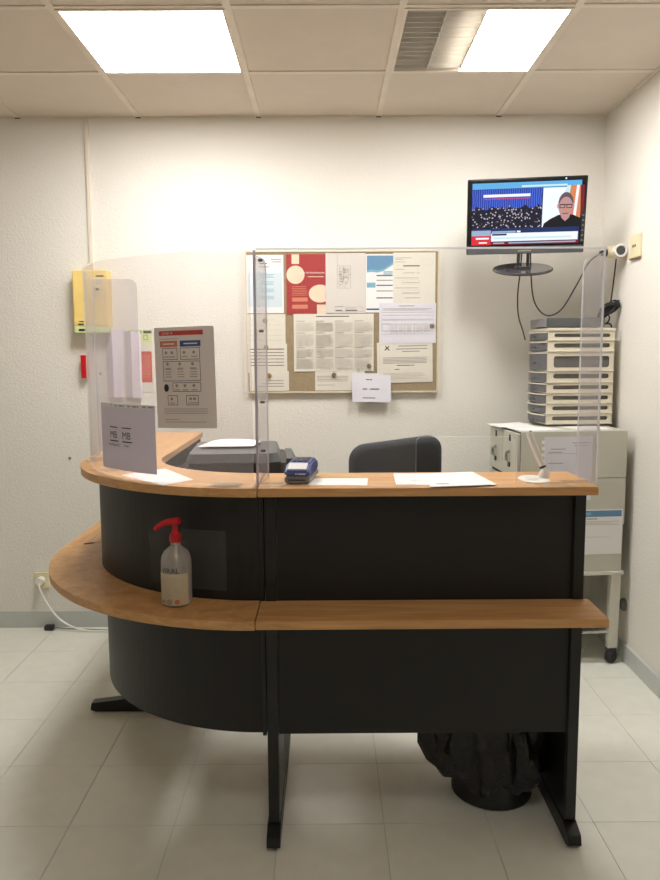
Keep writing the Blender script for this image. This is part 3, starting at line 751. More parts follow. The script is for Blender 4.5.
it = [('r', .028, .254, .066, .301, 'ink_peach'), ('e', .047, .2, .046, .046, 'ink_peach'), ('p', [(.199, .085)]+[(.172+.058*math.cos(a)*1.0, .105+.045*math.sin(a)) if .172+.058*math.cos(a) < .2 else (.2, .105+.045*math.sin(a)) for a in [0.6+k*(2*PI-1.2)/24 for k in range(25)]], 'ink_peach'),
      ('r', .155, .0, .2, .05, 'ink_peach'), ('t', 'Livro de Reclamações', .195, .206, .0145, 'white_paper', 'RIGHT'), ('r', .11, .188, .19, .1915, 'ink_peach'),
      ('r', .028, .066, .108, .086, 'ink_orange'), ('r', .028, .03, .108, .05, 'ink_orange')]+para(.028, .105, .142, .098, 'ink_orange', .0085, .003)
notice('poster', 'red complaints book poster with cream circles', -.203, 1.958, -.003, 1.655, 'red_paper', it, 1)
it = frame(.058, .125, .127, .238, .0016, 'ink_grey')+[('r', .058, .238, .0596, .295, 'ink_grey')]
for k in range(60):
    a, b = .062+random.random()*.055, .13+random.random()*.095
    it.append(('r', a, b, a+(.014 if k % 2 else .0016), b+(.0016 if k % 2 else .014), 'ink_grey'))
o = notice('floor_plan', 'white floor plan sheet beside the red poster', -.0025, 1.962, .2, 1.661, 'grey_paper', it, 2)
f = flat((-.0025, YB-.003, 1.661), (1, 0, 0), (0, 0, 1))
prints('title_block', o, f, frame(.045, .008, .19, .032, .0012, 'ink_grey')+[('r', .05, .012, .085, .016, 'ink'), ('r', .1, .012, .16, .017, 'ink'), ('r', .1, .024, .15, .027, 'ink_grey'), ('r', .045, .032, .09, .035, 'ink_grey')], .0008)
wv = [(.006, .205), (.006, .285), (.142, .285), (.142, .245), (.12, .228), (.09, .212), (.06, .205), (.03, .21)]
it = [('p', wv, 'ink_sky'), ('p', [(.006, .21), (.03, .216), (.06, .211), (.09, .219), (.142, .252), (.142, .24), (.09, .207), (.06, .2), (.03, .203), (.006, .2)], 'ink_cyan')]
it += [('r', .006, .125, .05, .15, 'ink_cyan'), ('r', .004, .012, .142, .02, 'ink_blue')]
for k, (a, v) in enumerate(((.09, .2), (.055, .182), (.055, .158), (.055, .133), (.055, .105), (.055, .07))): it += [('r', a, v, .138, v+.006, 'ink_blue' if k % 2 else 'ink_grey')]
it += para(.09, .138, .197, .188, 'ink_cyan', .006, .004)
notice('poster', 'white poster with a blue wave header', .201, 1.956, .346, 1.664, 'white_paper', it, 1)
it = []
for u0, u1, v in ((.01, .09, .235), (.01, .05, .228), (.01, .06, .215), (.05, .13, .195), (.01, .055, .178), (.05, .11, .16), (.12, .135, .16), (.01, .13, .135), (.05, .13, .112), (.01, .13, .085), (.05, .13, .06), (.06, .14, .035)):
    it.append(('r', u0, v, u1, v+.003, 'ink_grey'))
it += [('r', .05, .194, .135, .199, 'ink')]+frame(.045, .105, .135, .127, .001, 'ink_grey')+frame(.045, .056, .135, .076, .001, 'ink_grey')+frame(.145, .2, .2, .23, .001, 'ink_pale')
notice('form', 'white typed form at top right of the cork board', .341, 1.963, .556, 1.70, 'cream_paper', it, 2)
it = frame(.012, .035, .28, .165, .001, 'ink_pale')
for v in (.155, .14, .12, .115, .095, .06, .045): it.append(('r', .015, v, .275, v+.0018, 'ink_grey'))
for a in (.06, .09, .13, .18, .22): it.append(('r', a, .045, a+.0015, .095, 'ink_grey'))
it += [('r', .1, .186, .18, .190, 'ink_grey')]+frame(.016, .06, .05, .1, .001, 'ink_grey')+para(.02, .27, .175, .168, 'ink_grey', .006, .0022)
for a in (.065, .1, .14, .19, .23): it += para(a, a+.025, .09, .05, 'ink_pale', .008, .003)
notice('form', 'landscape white table form right of the big text sheet', .27, 1.711, .561, 1.508, 'cool_paper', it, 3)
it = [('p', [(.04, .165), (.05, .172), (.064, .186), (.062, .19), (.046, .176), (.04, .172)], 'ink'), ('p', [(.042, .186), (.05, .178), (.062, .164), (.066, .168), (.054, .18), (.045, .19)], 'ink')]
for u0, u1, v in ((.11, .26, .185), (.1, .26, .17), (.13, .22, .157)): it.append(('r', u0, v, u1, v+.005, 'ink_grey'))
it += para(.03, .26, .13, .1, 'ink_grey', .007, .003)+para(.1, .2, .09, .086, 'ink', .007, .003)+para(.09, .12, .07, .066, 'ink', .007, .003)+para(.03, .26, .05, .02, 'ink_pale', .007, .003)+frame(.012, .01, .275, .198, .001, 'ink_pale')
notice('certificate', 'cream certificate sheet below the landscape form', .262, 1.51, .548, 1.303, 'cream_paper', it, 2, 1.0)
it = [('r', .115, .278, .285, .282, 'ink')]
for c in range(4):
    u0 = .012+c*.1
    for v1, v0 in ((.255, .205), (.195, .13), (.12, .075), (.07, .018)): it += [('r', u0, v1, u0+.045, v1+.003, 'ink_grey')]+para(u0, u0+.09, v1-.007, v0, 'ink_pale', .0055, .0032, .15)
notice('regulation_sheet', 'large sheet with four columns of small print at the board centre', -.168, 1.658, .242, 1.365, 'cream_paper', it, 2)
it = para(.01, .17, .075, .05, 'ink_grey', .008, .003)+para(.01, .1, .03, .025, 'ink_grey', .008, .003)
notice('notice', 'pale sheet tucked under the bottom of the big text sheet', -.06, 1.393, .197, 1.266, 'cream_paper', it, 1)
notice('notice', 'blank looking cream sheet at left below the pale blue poster', -.407, 1.658, -.21, 1.505, 'cream_paper', para(.01, .18, .125, .02, 'ink_pale', .026, .002), 1)
it = []
for k in range(6): it.append(('r', .012, .118-k*.0165, .185, (.1225 if k == 0 else .121)-k*.0165, 'ink'))
notice('notice', 'ruled cream sheet in the middle of the left column', -.404, 1.508, -.203, 1.36, 'cream_paper', it, 2)
it = []
for k in range(3): it.append(('r', .085-.02*k, .05-k*.0145, .175, .055-k*.0145, 'ink_grey'))
notice('notice', 'cream sheet with three bold lines at bottom left of the board', -.398, 1.367, -.195, 1.266, 'cream_paper', it, 3)
# folded sign hanging over the lower frame
f = flat((.131, YB-.02, 1.208), (1, 0, -.012), (0, .12, 1))
it = [('r', .073, .113, .089, .117, 'ink'), ('r', .092, .113, .103, .117, 'ink'), ('r', .054, .0645, .078, .069, 'ink'), ('r', .086, .0645, .092, .0675, 'ink'), ('r', .095, .064, .14, .069, 'ink'), ('r', .054, .0185, .12, .0225, 'ink'), ('r', .0, .062, .2, .0626, 'ink_pale')]
sheet('payment_sign', 'small folded white sign over the lower edge of the board', 'sign', f, .2, .148, 'cool_paper', it)
def pin(x, z, label, layer):
    y = YB-.0022-.0012*layer
    o = obj('magnet_pin', lathe(new(), [(0, 0), (.012, 0), (.0125, .004), (.009, .008), (0, .009)], (0, 0, 0), 16, mtx=Matrix.Translation((x, y, z)) @ Matrix.Rotation(PI/2, 4, 'X')), 'brass', smooth=True)
    tag(o, label, 'pin', 'round pins on the cork board')
pin(-.314, 1.625, 'round pin on the top cream sheet of the left column', 1)
pin(-.311, 1.49, 'round pin on the ruled sheet of the left column', 2)
pin(-.296, 1.345, 'round pin on the sheet with three bold lines', 3)
pin(.038, 1.347, 'round pin on the sheet under the big text sheet', 2)
pin(.219, 1.391, 'round pin on the lower right corner of the big text sheet', 2)
pin(.541, 1.593, 'round pin at the right edge of the landscape form', 3)
# yellow box, red call point, leaflets
t = thing('wall_box', 'yellow wall box with printed label behind the curved guard', 'box', (-1.2, BACK, 1.567))
obj('body', boxo(-1.275, -1.098, BACK-.075, BACK, 1.60, 1.878, bev=.006), 'yellow', t)
obj('label_plate', boxo(-1.273, -1.102, BACK-.076, BACK, 1.567, 1.5995, bev=.003), 'ink_green', t)
fw = flat((-1.275, BACK-.0755, 1.6), (1, 0, 0), (0, 0, 1))
prints('print', t, fw, frame(.108, .14, .155, .19, .0015, 'ink_grey')+[('r', .112+.014*i, .146+.015*j, .12+.014*i, .153+.015*j, 'ink_grey') for i in range(3) for j in range(3)]+[('r', .12, .205, .15, .235, 'ink_pale'), ('r', .12, .245, .16, .252, 'ink'), ('r', .028, .022, .05, .026, 'ink')], .0005)
prints('barcode', t, flat((-1.273, BACK-.0765, 1.567), (1, 0, 0), (0, 0, 1)), [('r', .022, .008, .062, .02, 'ink')], .0005)
obj('slot', boxo(-1.253, -1.225, BACK-.077, BACK-.07, 1.606, 1.613), 'dark_gap', t)
t = thing('call_point', 'small narrow red box on the wall below the yellow box', 'alarm box', (-1.247, BACK, 1.337))
obj('body', boxo(-1.262, -1.232, BACK-.04, BACK, 1.337, 1.455, bev=.005), 'red_plastic', t)
obj('front_button', boxo(-1.255, -1.239, BACK-.044, BACK-.04, 1.38, 1.412, bev=.002), 'red_plastic', t)
f = flat((-1.02, BACK-.002, 1.262), (1, 0, 0), (0, 0, 1))
it = [('r', 0, .255, .12, .32, 'ink_green'), ('r', .0, .302, .118, .316, 'ink'), ('r', .018, .302, .03, .316, 'ink_green'), ('r', .066, .302, .076, .316, 'ink_green'), ('r', .075, .268, .10, .295, 'ink_grey'), ('r', .08, .273, .095, .29, 'ink_green'), ('r', .06, .05, .115, .21, 'ink_red')]+para(.066, .108, .19, .07, 'ink_orange', .012, .005)
sheet('wall_poster', 'green headed notice with red block on wall behind the leaflets', 'notice', f, .122, .322, 'cream_paper', it)
def leaflet(x0, x1, z0, z1, label, fold):
    y = BACK-.006
    pr = [(x0, y), (x0+(x1-x0)*.45, y-.022), (x1, y-.004), (x1, y-.002), (x0+(x1-x0)*.45, y-.019), (x0, y+.002)]
    o = obj('leaflet', prism(new(), pr, z0, z1), 'lilac_paper'); tag(o, label, 'leaflet', 'white leaflets on the wall')
leaflet(-1.138, -1.052, 1.236, 1.588, 'left white folded leaflet hanging under the yellow box', .4)
leaflet(-1.040, -.957, 1.234, 1.575, 'right white folded leaflet hanging over the green headed notice', .5)
o = obj('wall_screw', lathe(new(), [(0, 0), (.007, 0), (.006, .006), (0, .008)], (0, 0, 0), 12, mtx=Matrix.Translation((-1.352, BACK, .918)) @ Matrix.Rotation(PI/2, 4, 'X')), 'brass'); tag(o, 'lone brown screw in the bare wall left of the desk', 'screw')
# ------------------------------------------------------------------ sockets and cables
t = thing('wall_socket', 'cream wall socket with plug low on the back wall left of the desk', 'socket', (-1.528, BACK, .215))
obj('plate', boxo(-1.567, -1.489, BACK-.012, BACK, .215, .304, bev=.003), 'ivory', t)
pl = lambda r0, d0, d1, c: lathe(new(), [(0, d0), (r0, d0), (r0*.9, d1), (0, d1)], (0, 0, 0), 20, mtx=Matrix.Translation(c) @ Matrix.Rotation(PI/2, 4, 'X'))
obj('plug', pl(.022, .012, .045, (-1.53, BACK, .262)), 'white_plastic', t, smooth=True)
o = obj('power_cable', tube(new(), spline([(-1.53, BACK-.045, .255), (-1.52, BACK-.06, .22), (-1.47, BACK-.06, .12), (-1.40, BACK-.07, .05), (-1.30, BACK-.08, .012), (-1.15, BACK-.09, .0052), (-.95, BACK-.12, .005), (-.6, BACK-.1, .005)], 8), .005, 8), 'white_plastic', smooth=True); tag(o, 'white power cable running from the left socket along the floor', 'cable')
o = obj('cable_clip', boxo(-1.51, -1.462, 3.832, 3.868, 0, .026, bev=.006), 'rubber'); tag(o, 'small black plug lying on the floor below the left socket', 'plug')
o = obj('thin_cable', tube(new(), spline([(-1.465, 3.85, .012), (-1.38, 3.855, .004), (-1.25, 3.84, .004), (-1.0, 3.80, .004)], 8), .003, 6), 'device_grey', smooth=True); tag(o, 'thin grey cable on the floor leading to the small black plug', 'cable')
t = thing('wall_socket', 'cream outlet plate on the right wall beside the adapter', 'socket', (RIGHT, 3.457, 1.876))
obj('plate', boxo(RIGHT-.012, RIGHT, 3.402, 3.512, 1.882, 1.984, bev=.003), 'ivory', t)
for y in (3.448, 3.47): obj('pin_hole', boxo(RIGHT-.0135, RIGHT-.012, y-.005, y+.005, 1.928, 1.94), 'rubber', t)
obj('lower_edge', boxo(RIGHT-.013, RIGHT, 3.402, 3.512, 1.876, 1.8815), 'brass', t)
t = thing('socket_adapter', 'white round socket adapter with black plug on the right wall', 'adapter', (RIGHT, 3.6, 1.925))
RX = Matrix.Rotation(-PI/2, 4, 'Y')
obj('body', lathe(new(), [(0, 0), (.026, 0), (.028, .01), (.028, .07), (.024, .082), (0, .082)], (0, 0, 0), 20, mtx=Matrix.Translation((RIGHT, 3.605, 1.925)) @ RX), 'ivory', t, smooth=True)
fc = obj('socket_face', lathe(new(), [(0, 0), (.03, 0), (.031, .034), (.024, .036), (.023, .03), (0, .03)], (0, 0, 0), 24, mtx=Matrix.Translation((RIGHT-.035, 3.585, 1.927)) @ Matrix.Rotation(PI/2, 4, 'X')), 'white_plastic', t, smooth=True)
obj('socket_recess', lathe(new(), [(0, .0302), (.021, .0302), (.021, .031), (0, .031)], (0, 0, 0), 20, mtx=Matrix.Translation((RIGHT-.035, 3.585, 1.927)) @ Matrix.Rotation(PI/2, 4, 'X')), 'grey_plastic', fc)
obj('plug', lathe(new(), [(0, .082), (.017, .082), (.014, .10), (.008, .115), (0, .115)], (0, 0, 0), 14, mtx=Matrix.Translation((RIGHT, 3.605, 1.922)) @ RX), 'rubber', t, smooth=True)
def cable(name, label, pts, r=.0035, n=10):
    o = obj(name, tube(new(), spline(pts, n), r, 7), 'rubber', smooth=True); tag(o, label, 'cable'); return o
o = obj('door_stop', lathe(new(), [(0, 0), (.03, 0), (.03, .008), (.02, .02), (0, .022)], (0, 0, 0), 20, mtx=Matrix.Translation((RIGHT, 3.43, .265)) @ RX), 'panel_grey', smooth=True); tag(o, 'dark round plate low on the right wall beside the trolley', 'wall plate')
# ------------------------------------------------------------------ monitor
scr_mats = {}
def emat(k, rgb, s=1.0): M[k] = emit(k, rgb, s*1.1); return k
for k, c in dict(tv_sky=(90, 170, 222), tv_white=(235, 240, 245), tv_red=(216, 40, 52), tv_navy=(24, 44, 92), tv_cyan=(196, 226, 232), tv_dark=(14, 14, 22), tv_skin=(186, 140, 138), tv_hair=(96, 80, 88), tv_orange=(214, 128, 84), tv_maroon=(110, 24, 40), tv_grey=(150, 170, 200)).items(): emat(k, c)
def crowd_mat():
    mt, n, b = nt('tv_crowd')
    tc = n.nodes.new('ShaderNodeTexCoord'); sp = n.nodes.new('ShaderNodeSeparateXYZ'); n.links.new(tc.outputs['Object'], sp.inputs[0])
    vo = n.nodes.new('ShaderNodeTexVoronoi'); vo.inputs['Scale'].default_value = 85; n.links.new(tc.outputs['Object'], vo.inputs['Vector'])
    r1 = n.nodes.new('ShaderNodeValToRGB'); r1.color_ramp.elements[0].position = .22; r1.color_ramp.elements[0].color = lin((205, 190, 205))+(1,); r1.color_ramp.elements[1].position = .34; r1.color_ramp.elements[1].color = lin((16, 18, 40))+(1,)
    n.links.new(vo.outputs['Distance'], r1.inputs[0])
    wv_ = n.nodes.new('ShaderNodeTexWave'); wv_.inputs['Scale'].default_value = 32; wv_.inputs['Distortion'].default_value = 3; n.links.new(tc.outputs['Object'], wv_.inputs['Vector'])
    r2 = n.nodes.new('ShaderNodeValToRGB'); r2.color_ramp.elements[0].color = lin((22, 34, 150))+(1,); r2.color_ramp.elements[1].color = lin((70, 110, 220))+(1,)
    n.links.new(wv_.outputs[0], r2.inputs[0])
    no = n.nodes.new('ShaderNodeTexNoise'); no.inputs['Scale'].default_value = 30; n.links.new(tc.outputs['Object'], no.inputs['Vector'])
    ma = n.nodes.new('ShaderNodeMath'); ma.operation = 'MULTIPLY_ADD'; ma.inputs[1].default_value = .06; n.links.new(no.outputs[0], ma.inputs[0]); n.links.new(sp.outputs['Z'], ma.inputs[2])
    gt = n.nodes.new('ShaderNodeMath'); gt.operation = 'GREATER_THAN'; gt.inputs[1].default_value = .07; n.links.new(ma.outputs[0], gt.inputs[0])
    mx = n.nodes.new('ShaderNodeMixRGB'); n.links.new(gt.outputs[0], mx.inputs[0]); n.links.new(r1.outputs[0], mx.inputs[1]); n.links.new(r2.outputs[0], mx.inputs[2])
    n.links.new(mx.outputs[0], b.inputs['Emission Color']); b.inputs['Emission Strength'].default_value = 1.0; b.inputs['Base Color'].default_value = (.01, .01, .01, 1); b.inputs['Specular IOR Level'].default_value = 0.15; b.inputs['Roughness'].default_value = 0.3
    return mt
M['tv_crowd'] = crowd_mat()
t = thing('monitor', 'black monitor showing a news broadcast, mounted in the right corner', 'monitor', (.918, 3.52, 2.078), rot=(math.radians(11), 0, math.radians(-9)))
t.rotation_mode = 'XYZ'
# local frame: screen faces -y, z up
MW, MH = .531, .336
b = boxo(-MW/2, MW/2, 0, .04, -MH/2, MH/2, bev=.006); obj('casing', b, 'gloss_black', t, world=False)
obj('back_cover', boxo(-.2, .2, .04, .075, -.12, .12, bev=.012), 'black_plastic', t, world=False)
obj('chin_strip', boxo(-MW/2+.004, MW/2-.004, -.004, .0, -MH/2+.002, -MH/2+.034, bev=.0015), 'grey_plastic', t, world=False)
su, sv, sw, sh_ = -MW/2+.022, -MH/2+.043, MW-.048, MH-.062
fs_ = flat((su, -.0005, sv), (1, 0, 0), (0, 0, 1))
sc_ = obj('screen', slab(new(), fs_, 0, sw, 0, sh_, 0, .0004), 'gloss_black', t, world=False)
it = [('r', 0, 0, sw, sh_, 'tv_navy'), ('r', 0, sh_-.026, sw, sh_, 'tv_sky'), ('r', .22, sh_-.022, .42, sh_-.014, 'tv_cyan'),
      ('r', .0, .074, .312, sh_-.028, 'tv_crowd'), ('r', .05, .212, .26, .224, 'tv_white'), ('r', .05, .203, .26, .206, 'tv_red'),
      ('r', .316, .074, sw, sh_-.028, 'tv_white'), ('p', [(.43, .074), (.43, .253), (sw, .253), (sw, .074)], 'tv_orange'), ('p', [(.452, .12), (.462, .253), (.474, .253), (.464, .12)], 'tv_white'), ('p', [(.40, .2), (.42, .253), (.436, .253), (.43, .2)], 'tv_cyan'), ('p', [(.484, .12), (.478, .253), (.496, .253), (.5, .12)], 'tv_maroon')]
it += [('p', [(.32, .074), (.325, .09), (.35, .108), (.385, .125), (.40, .128), (.44, .128), (.455, .124), (.485, .11), (.498, .095), (.498, .074)], 'tv_dark'),
       ('p', [(.395, .13), (.402, .112), (.418, .098), (.434, .112), (.441, .13)], 'tv_skin'), ('e', .418, .172, .034, .052, 'tv_hair'), ('e', .418, .158, .0305, .046, 'tv_skin'), ('e', .386, .165, .006, .012, 'tv_skin'), ('e', .45, .165, .006, .012, 'tv_skin'),
       ('r', .389, .168, .447, .1715, 'tv_dark')]+frame(.391, .155, .415, .172, .003, 'tv_dark')+frame(.421, .155, .446, .172, .003, 'tv_dark')+[('p', [(.415, .16), (.421, .16), (.424, .144), (.412, .144)], 'tv_orange'), ('r', .405, .130, .431, .1335, 'tv_maroon')]
it += [('r', .0, .042, .088, .066, 'tv_grey'), ('r', 0, 0, .088, .042, 'tv_red'), ('r', .02, .026, .08, .034, 'tv_white'), ('r', .034, .008, .072, .014, 'tv_white'),
       ('r', .092, .054, .2, .062, 'tv_grey'), ('r', .206, .054, .222, .062, 'tv_white'), ('r', .09, .016, .478, .052, 'tv_white'), ('r', .094, .042, .16, .05, 'tv_navy'), ('r', .10, .026, .45, .034, 'tv_cyan'), ('r', .09, .0, sw, .015, 'tv_maroon'), ('r', .1, .005, .15, .011, 'tv_grey'), ('r', .17, .005, .47, .011, 'tv_grey')]
p = prints('picture', sc_, fs_, it, .0006, world=False)
obj('button_strip', boxo(MW/2-.018, MW/2-.006, -.002, 0, -.12, .02), 'black_plastic', t, world=False)
for k in range(6): obj('button', boxo(MW/2-.017, MW/2-.007, -.0032, -.002, -.115+k*.022, -.111+k*.022), 'device_grey', t, world=False)
prints('mark', t, flat((0, -.004, -MH/2+.012), (1, 0, 0), (0, 0, 1)), [('r', -.03, 0, .03, .005, 'ink_grey')], .0008, world=False)
obj('indicator_light', lathe(new(), [(0, 0), (.004, 0), (.004, .001), (0, .001)], (0, 0, 0), 10, mtx=Matrix.Translation((.17, 0, MH/2-.01)) @ Matrix.Rotation(PI/2, 4, 'X')), 'tv_white', t, world=False)
for sx in (-.022, .022): obj('stand_post', tube(new(), [(sx, .045, -MH/2+.01), (sx, .045, -.235)], .0075, 10), 'black_plastic', t, world=False)
obj('stand_plate', boxo(-.035, .035, .02, .07, -.24, -.228, bev=.003), 'black_plastic', t, world=False)
obj('stand_base', lathe(new(), [(0, 0), (.97, 0), (1, .3), (1, .7), (.97, 1), (0, 1)], (0, 0, 0), 48, mtx=Matrix.Translation((0, .045, -.249)) @ Matrix.Rotation(math.radians(9), 4, 'X') @ Matrix.Diagonal((.14, .105, .013, 1))), 'smoked_base', t, world=False, smooth=True)
t2 = thing('wall_bracket', 'dark wall bracket hidden behind the monitor', 'bracket', (.93, BACK, 2.06))
obj('wall_plate', boxo(.86, 1.0, BACK-.008, BACK, 1.98, 2.14, bev=.002), 'black_metal', t2)
obj('arm', tube(new(), [(.93, BACK-.008, 2.06), (.935, 3.608, 2.075)], .016, 10), 'black_metal', t2)
cable('monitor_cable', 'black cable hanging straight down from the monitor to the drawer tower', [(.925, 3.60, 1.96), (.925, 3.62, 1.85), (.925, 3.66, 1.74), (.94, 3.70, 1.64), (.975, 3.74, 1.56), (1.0, 3.79, 1.52)])
cable('monitor_cable', 'black cable looping from the monitor over to the socket adapter', [(.965, 3.60, 1.94), (.975, 3.62, 1.83), (1.00, 3.64, 1.70), (1.06, 3.65, 1.635), (1.13, 3.64, 1.66), (1.20, 3.63, 1.78), (1.25, 3.62, 1.88), (1.30, 3.605, 1.922)])
# ------------------------------------------------------------------ trolley, index cabinets, drawer tower
RZ = math.radians(4.5)
CO = Vector((.861, 3.33, 0)); CW, CD = .508, .43
t = thing('trolley', 'pale grey metal trolley on casters under the index cabinets', 'trolley', CO, rz=RZ)
obj('top_tray', boxo(-.004, CW+.006, -.006, CD, .43, .447, bev=.003), 'trolley_grey', t, world=False)
for x in (.0, CW-.055):
    for y in (.0, CD-.045):
        lg = obj('leg', prism(new(), [(x, .075), (x+.045, .075), (x+.05, .43), (x+.004, .43)], -y-.03, -y, mtx=Matrix(((1, 0, 0, 0), (0, 0, -1, 0), (0, 1, 0, 0), (0, 0, 0, 1)))), 'trolley_grey', t, world=False)
        c0 = (x+.022, y+.015)
        cs = obj('caster', lathe(new(), [(0, -.016), (.026, -.016), (.03, -.008), (.03, .008), (.026, .016), (0, .016)], (0, 0, 0), 18, mtx=Matrix.Translation((c0[0], c0[1], .0305)) @ Matrix.Rotation(.5, 4, 'Z') @ Matrix.Rotation(PI/2, 4, 'X')), 'rubber', lg, world=False, smooth=True)
        obj('caster_fork', boxo(c0[0]-.02, c0[0]+.02, c0[1]-.018, c0[1]+.018, .055, .076, bev=.004), 'rubber', t, world=False)
obj('shelf', boxo(.01, CW-.01, .035, CD-.05, .165, .177, bev=.002), 'trolley_grey', t, world=False)
obj('shelf_rail', tube(new(), [(.045, .01, .152), (CW-.055, .01, .152)], .007, 10), 'chrome', t, world=False)
obj('back_panel', boxo(.05, CW-.06, CD-.014, CD-.006, .18, .428), 'panel_grey', t, world=False)
def index_cabinet(z0, h, label, w_):
    t = thing('index_cabinet', label, 'cabinet', CO+Vector((0, 0, z0)), rz=RZ, group='stacked grey index cabinets')
    obj('body', boxo(.012, w_, .0, CD, .0005, h-.0015, bev=.003), 'cabinet_grey', t, world=False)
    obj('shadow_line', boxo(.011, .012, .004, CD-.004, .004, h-.004), 'cabinet_dark', t, world=False)
    for k in range(2):
        y0 = .008+k*(CD-.012)/2; y1 = y0+(CD-.02)/2
        d = obj('drawer', boxo(-.004, .0115, y0, y1, .006, h-.012, bev=.002), 'cabinet_grey', t, world=False)
        ym = (y0+y1)/2
        obj('label_slot', boxo(-.0055, -.004, ym-.011, ym+.011, h-.055, h-.025), 'rubber', d, world=False)
        obj('handle', tube(new(), [(-.004, ym, .115), (-.02, ym, .11), (-.022, ym, .075), (-.012, ym, .068)], [.008, .008, .009, .005], 8), 'chrome', d, world=False, smooth=True)
        obj('lock', lathe(new(), [(0, 0), (.012, 0), (.012, .006), (0, .006)], (0, 0, 0), 12, mtx=Matrix.Translation((-.004, ym, .055)) @ Matrix.Rotation(-PI/2, 4, 'Y')), 'black_metal', d, world=False)
index_cabinet(.447, .219, 'lowest grey metal index cabinet standing on the trolley', CW-.006)
index_cabinet(.666, .219, 'middle grey metal index cabinet of the stack', CW)
index_cabinet(.885, .219, 'topmost grey metal index cabinet, right under the drawer tower', CW)
ZC = 1.104
fr_ = Vector((math.cos(RZ), math.sin(RZ), 0)); fd = Vector((-math.sin(RZ), math.cos(RZ), 0))
def cab(x, y, z): return CO+fr_*x+fd*y+Vector((0, 0, z))
f = flat(cab(.118, -.0006, .785), fr_, (0, 0, 1))
sheet('paper_sheet', 'pale typed sheet with punched edge on the side of the topmost cabinet', 'paper', f, .226, .293, 'cool_paper',
      [('r', .01, .215, .2, .2165, 'ink_grey'), ('r', .13, .262, .21, .266, 'ink_grey'), ('r', .14, .25, .2, .253, 'ink_grey'), ('r', .03, .235, .1, .239, 'ink_grey'), ('r', .02, .22, .085, .224, 'ink_grey'), ('r', .02, .17, .09, .174, 'ink_grey'), ('r', .035, .02, .0365, .22, 'ink_pale')]+[('r', -.012, .03+k*.029, .004, .045+k*.029, 'white_paper') for k in range(9)])
f = flat(cab(.208, -.0006, .53), fr_, (0, 0, 1))
sheet('paper_sheet', 'white notice with blue header on the side of the middle cabinet', 'notice', f, .29, .21, 'white_paper', [('r', .01, .176, .285, .205, 'ink_sky'), ('r', .115, .184, .14, .197, 'ink_cyan'), ('r', .12, .165, .17, .168, 'ink')]+para(.115, .275, .155, .14, 'ink_pale', .007, .003)+[('r', .12, .08, .23, .082, 'ink_pale')])
def cpt(x, y): p = cab(x, y, 0); return (p.x, p.y)
loose('loose_paper', 'white sheet at the left rear of the cabinet top', ZC+.0002, [cpt(-.03, .19), cpt(.16, .2), cpt(.15, .40), cpt(-.035, .385)], 'white_paper', wave=.012)
loose('loose_paper', 'white sheet at the front left of the cabinet top', ZC+.0002, [cpt(.02, .03), cpt(.24, .035), cpt(.17, .185), cpt(.0, .175)], 'white_paper', wave=.004)
loose('loose_paper', 'white sheet at the front right of the cabinet top before the tower', ZC+.0002, [cpt(.29, .03), cpt(.46, .03), cpt(.45, .19), cpt(.25, .19)], 'white_paper', wave=.004)
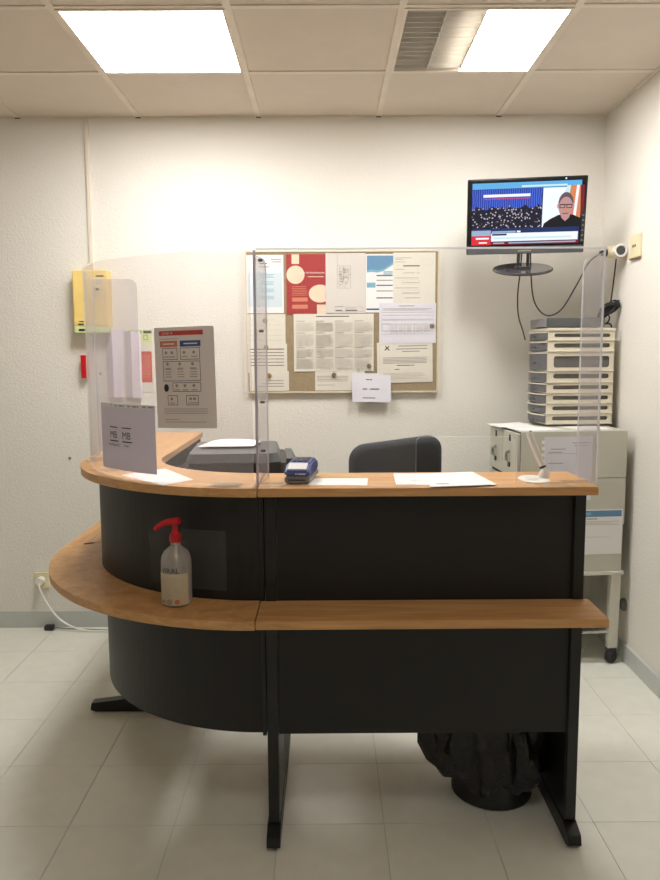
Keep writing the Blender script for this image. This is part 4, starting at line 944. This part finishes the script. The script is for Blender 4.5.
# drawer tower: local x along its long side, drawers open to -x
TO = Vector((1.046, 3.553, ZC)); TW, TD = .326, .25
t = thing('drawer_tower', 'beige tower of shallow smoked drawers standing on the cabinets', 'drawer unit', TO, rz=RZ)
obj('base_plate', boxo(.006, TW-.006, .006, TD-.006, 0, .01), 'slot_dark', t, world=False)
tz = [.010+.978*q for q in (0, .05, .1, .151, .202, .258, .352, .405, .452)]
XZ = Matrix(((1, 0, 0, 0), (0, 0, -1, 0), (0, 1, 0, 0), (0, 0, 0, 1)))
def stadium(x0, x1, z0, z1, r, n=5):
    return plan(x0, x1, z0, z1, min(r, (z1-z0)/2-.0005), n)
for k in range(8):
    z0, z1 = tz[k], tz[k+1]; h = z1-z0; big = h > .08
    fr = new()
    hole = stadium(.03, TW-.022, z0+(.018 if big else h*.38), z1-(.02 if big else .012), .012)
    xi = 0.004+.0008*(k % 3)
    prism(fr, [(.0, z0), (TW-.002*(k % 2), z0), (TW-.002*(k % 2), z1-.0015), (.0, z1-.0015)], 0, .004, holes=[hole], mtx=XZ @ Matrix.Translation((0, 0, -.004)))
    box(fr, -.001, TW+.002, -.005, .003, z0, z0+.006, bev=.001)
    prism(fr, [(.0, z0), (TW, z0), (TW, z1-.0015), (.0, z1-.0015)], 0, .004, holes=[hole], mtx=XZ @ Matrix.Translation((0, 0, -TD)))
    box(fr, -.002, TW, 0, TD, z0, z0+.004)
    box(fr, TW-.004, TW, 0, TD, z0, z1-.0015)
    obj('tier_frame', fr, 'beige_plastic', t, world=False)
    dr = obj('drawer_box', boxo(.006, TW-.006, .008, TD-.008, z0+.006, z1-.008), 'slot_dark', t, world=False)
    dw = new()
    n = 10
    fo = [(-.022*math.sin(PI*j/n)-.003, .006+(TD-.012)*j/n) for j in range(n+1)]
    prism(dw, fo+[(.004, TD-.006), (.004, .006)], z0+.006, z1-.006)
    fd_ = obj('drawer_front', dw, 'smoke', t, world=False, smooth=True)
    obj('drawer_lip', prism(new(), [(a-.004, b) for a, b in fo]+[(a+.006, b) for a, b in fo[::-1]], z1-.008, z1-.0025), 'beige_plastic', fd_, world=False)
    obj('handle', boxo(-.031, -.02, TD/2-.03, TD/2+.03, (z0+z1)/2-.008, (z0+z1)/2-.002, bev=.002), 'grey_plastic', fd_, world=False)
obj('top_cover', boxo(-.004, TW+.002, -.005, TD+.002, .452, .467, bev=.003), 'beige_plastic', t, world=False)
t = thing('recorder_box', 'flat dark grey recorder box on top of the drawer tower', 'recorder', TO+fr_*-.005+fd*.0+Vector((0, 0, .467)), rz=RZ)
obj('casing', boxo(.0, .28, .005, .215, .004, .046, bev=.003), 'grey_plastic', t, world=False)
obj('front_bezel', boxo(-.006, -.0002, .006, .214, .005, .045, bev=.002), 'device_grey', t, world=False)
for k in range(3): obj('foot', boxo(.02+.11*k, .035+.11*k, .02, .2, 0, .0045), 'rubber', t, world=False)
cable('adapter_cable', 'black cable dropping from the adapter to the tangled bundle', [(1.372, 3.602, 1.895), (1.372, 3.61, 1.85), (1.375, 3.64, 1.76), (1.372, 3.65, 1.70), (1.36, 3.64, 1.685)])
tg = []
for k in range(90):
    a = k*.42; q = .012*math.sin(k*.23)
    tg.append((1.352+.046*math.cos(a)+q*.3*(1 if math.cos(a) < 0 else 0), 3.62+.012*math.sin(a*1.7)+q, 1.66+.017*math.sin(a)+.01*math.sin(k*.31)+.55*(.055*math.cos(a))*.9+.006*math.sin(k*.9)))
cable('cable_bundle', 'tangled bundle of black cable hung beside the drawer tower', tg, .0042, 3)
cable('tower_cable', 'short black cable from the bundle down behind the drawer tower', [(1.33, 3.62, 1.645), (1.36, 3.63, 1.625), (1.358, 3.64, 1.60), (1.35, 3.65, 1.593), (1.375, 3.66, 1.592), (1.388, 3.665, 1.57), (1.391, 3.67, 1.50)])
o = obj('floor_cable', tube(new(), spline([(.70, 3.45, .006), (.9, 3.42, .006), (1.05, 3.5, .006), (1.2, 3.46, .006), (1.3, 3.6, .006)], 8), .005, 8), 'white_plastic', smooth=True); tag(o, 'white cable on the floor under the trolley', 'cable')
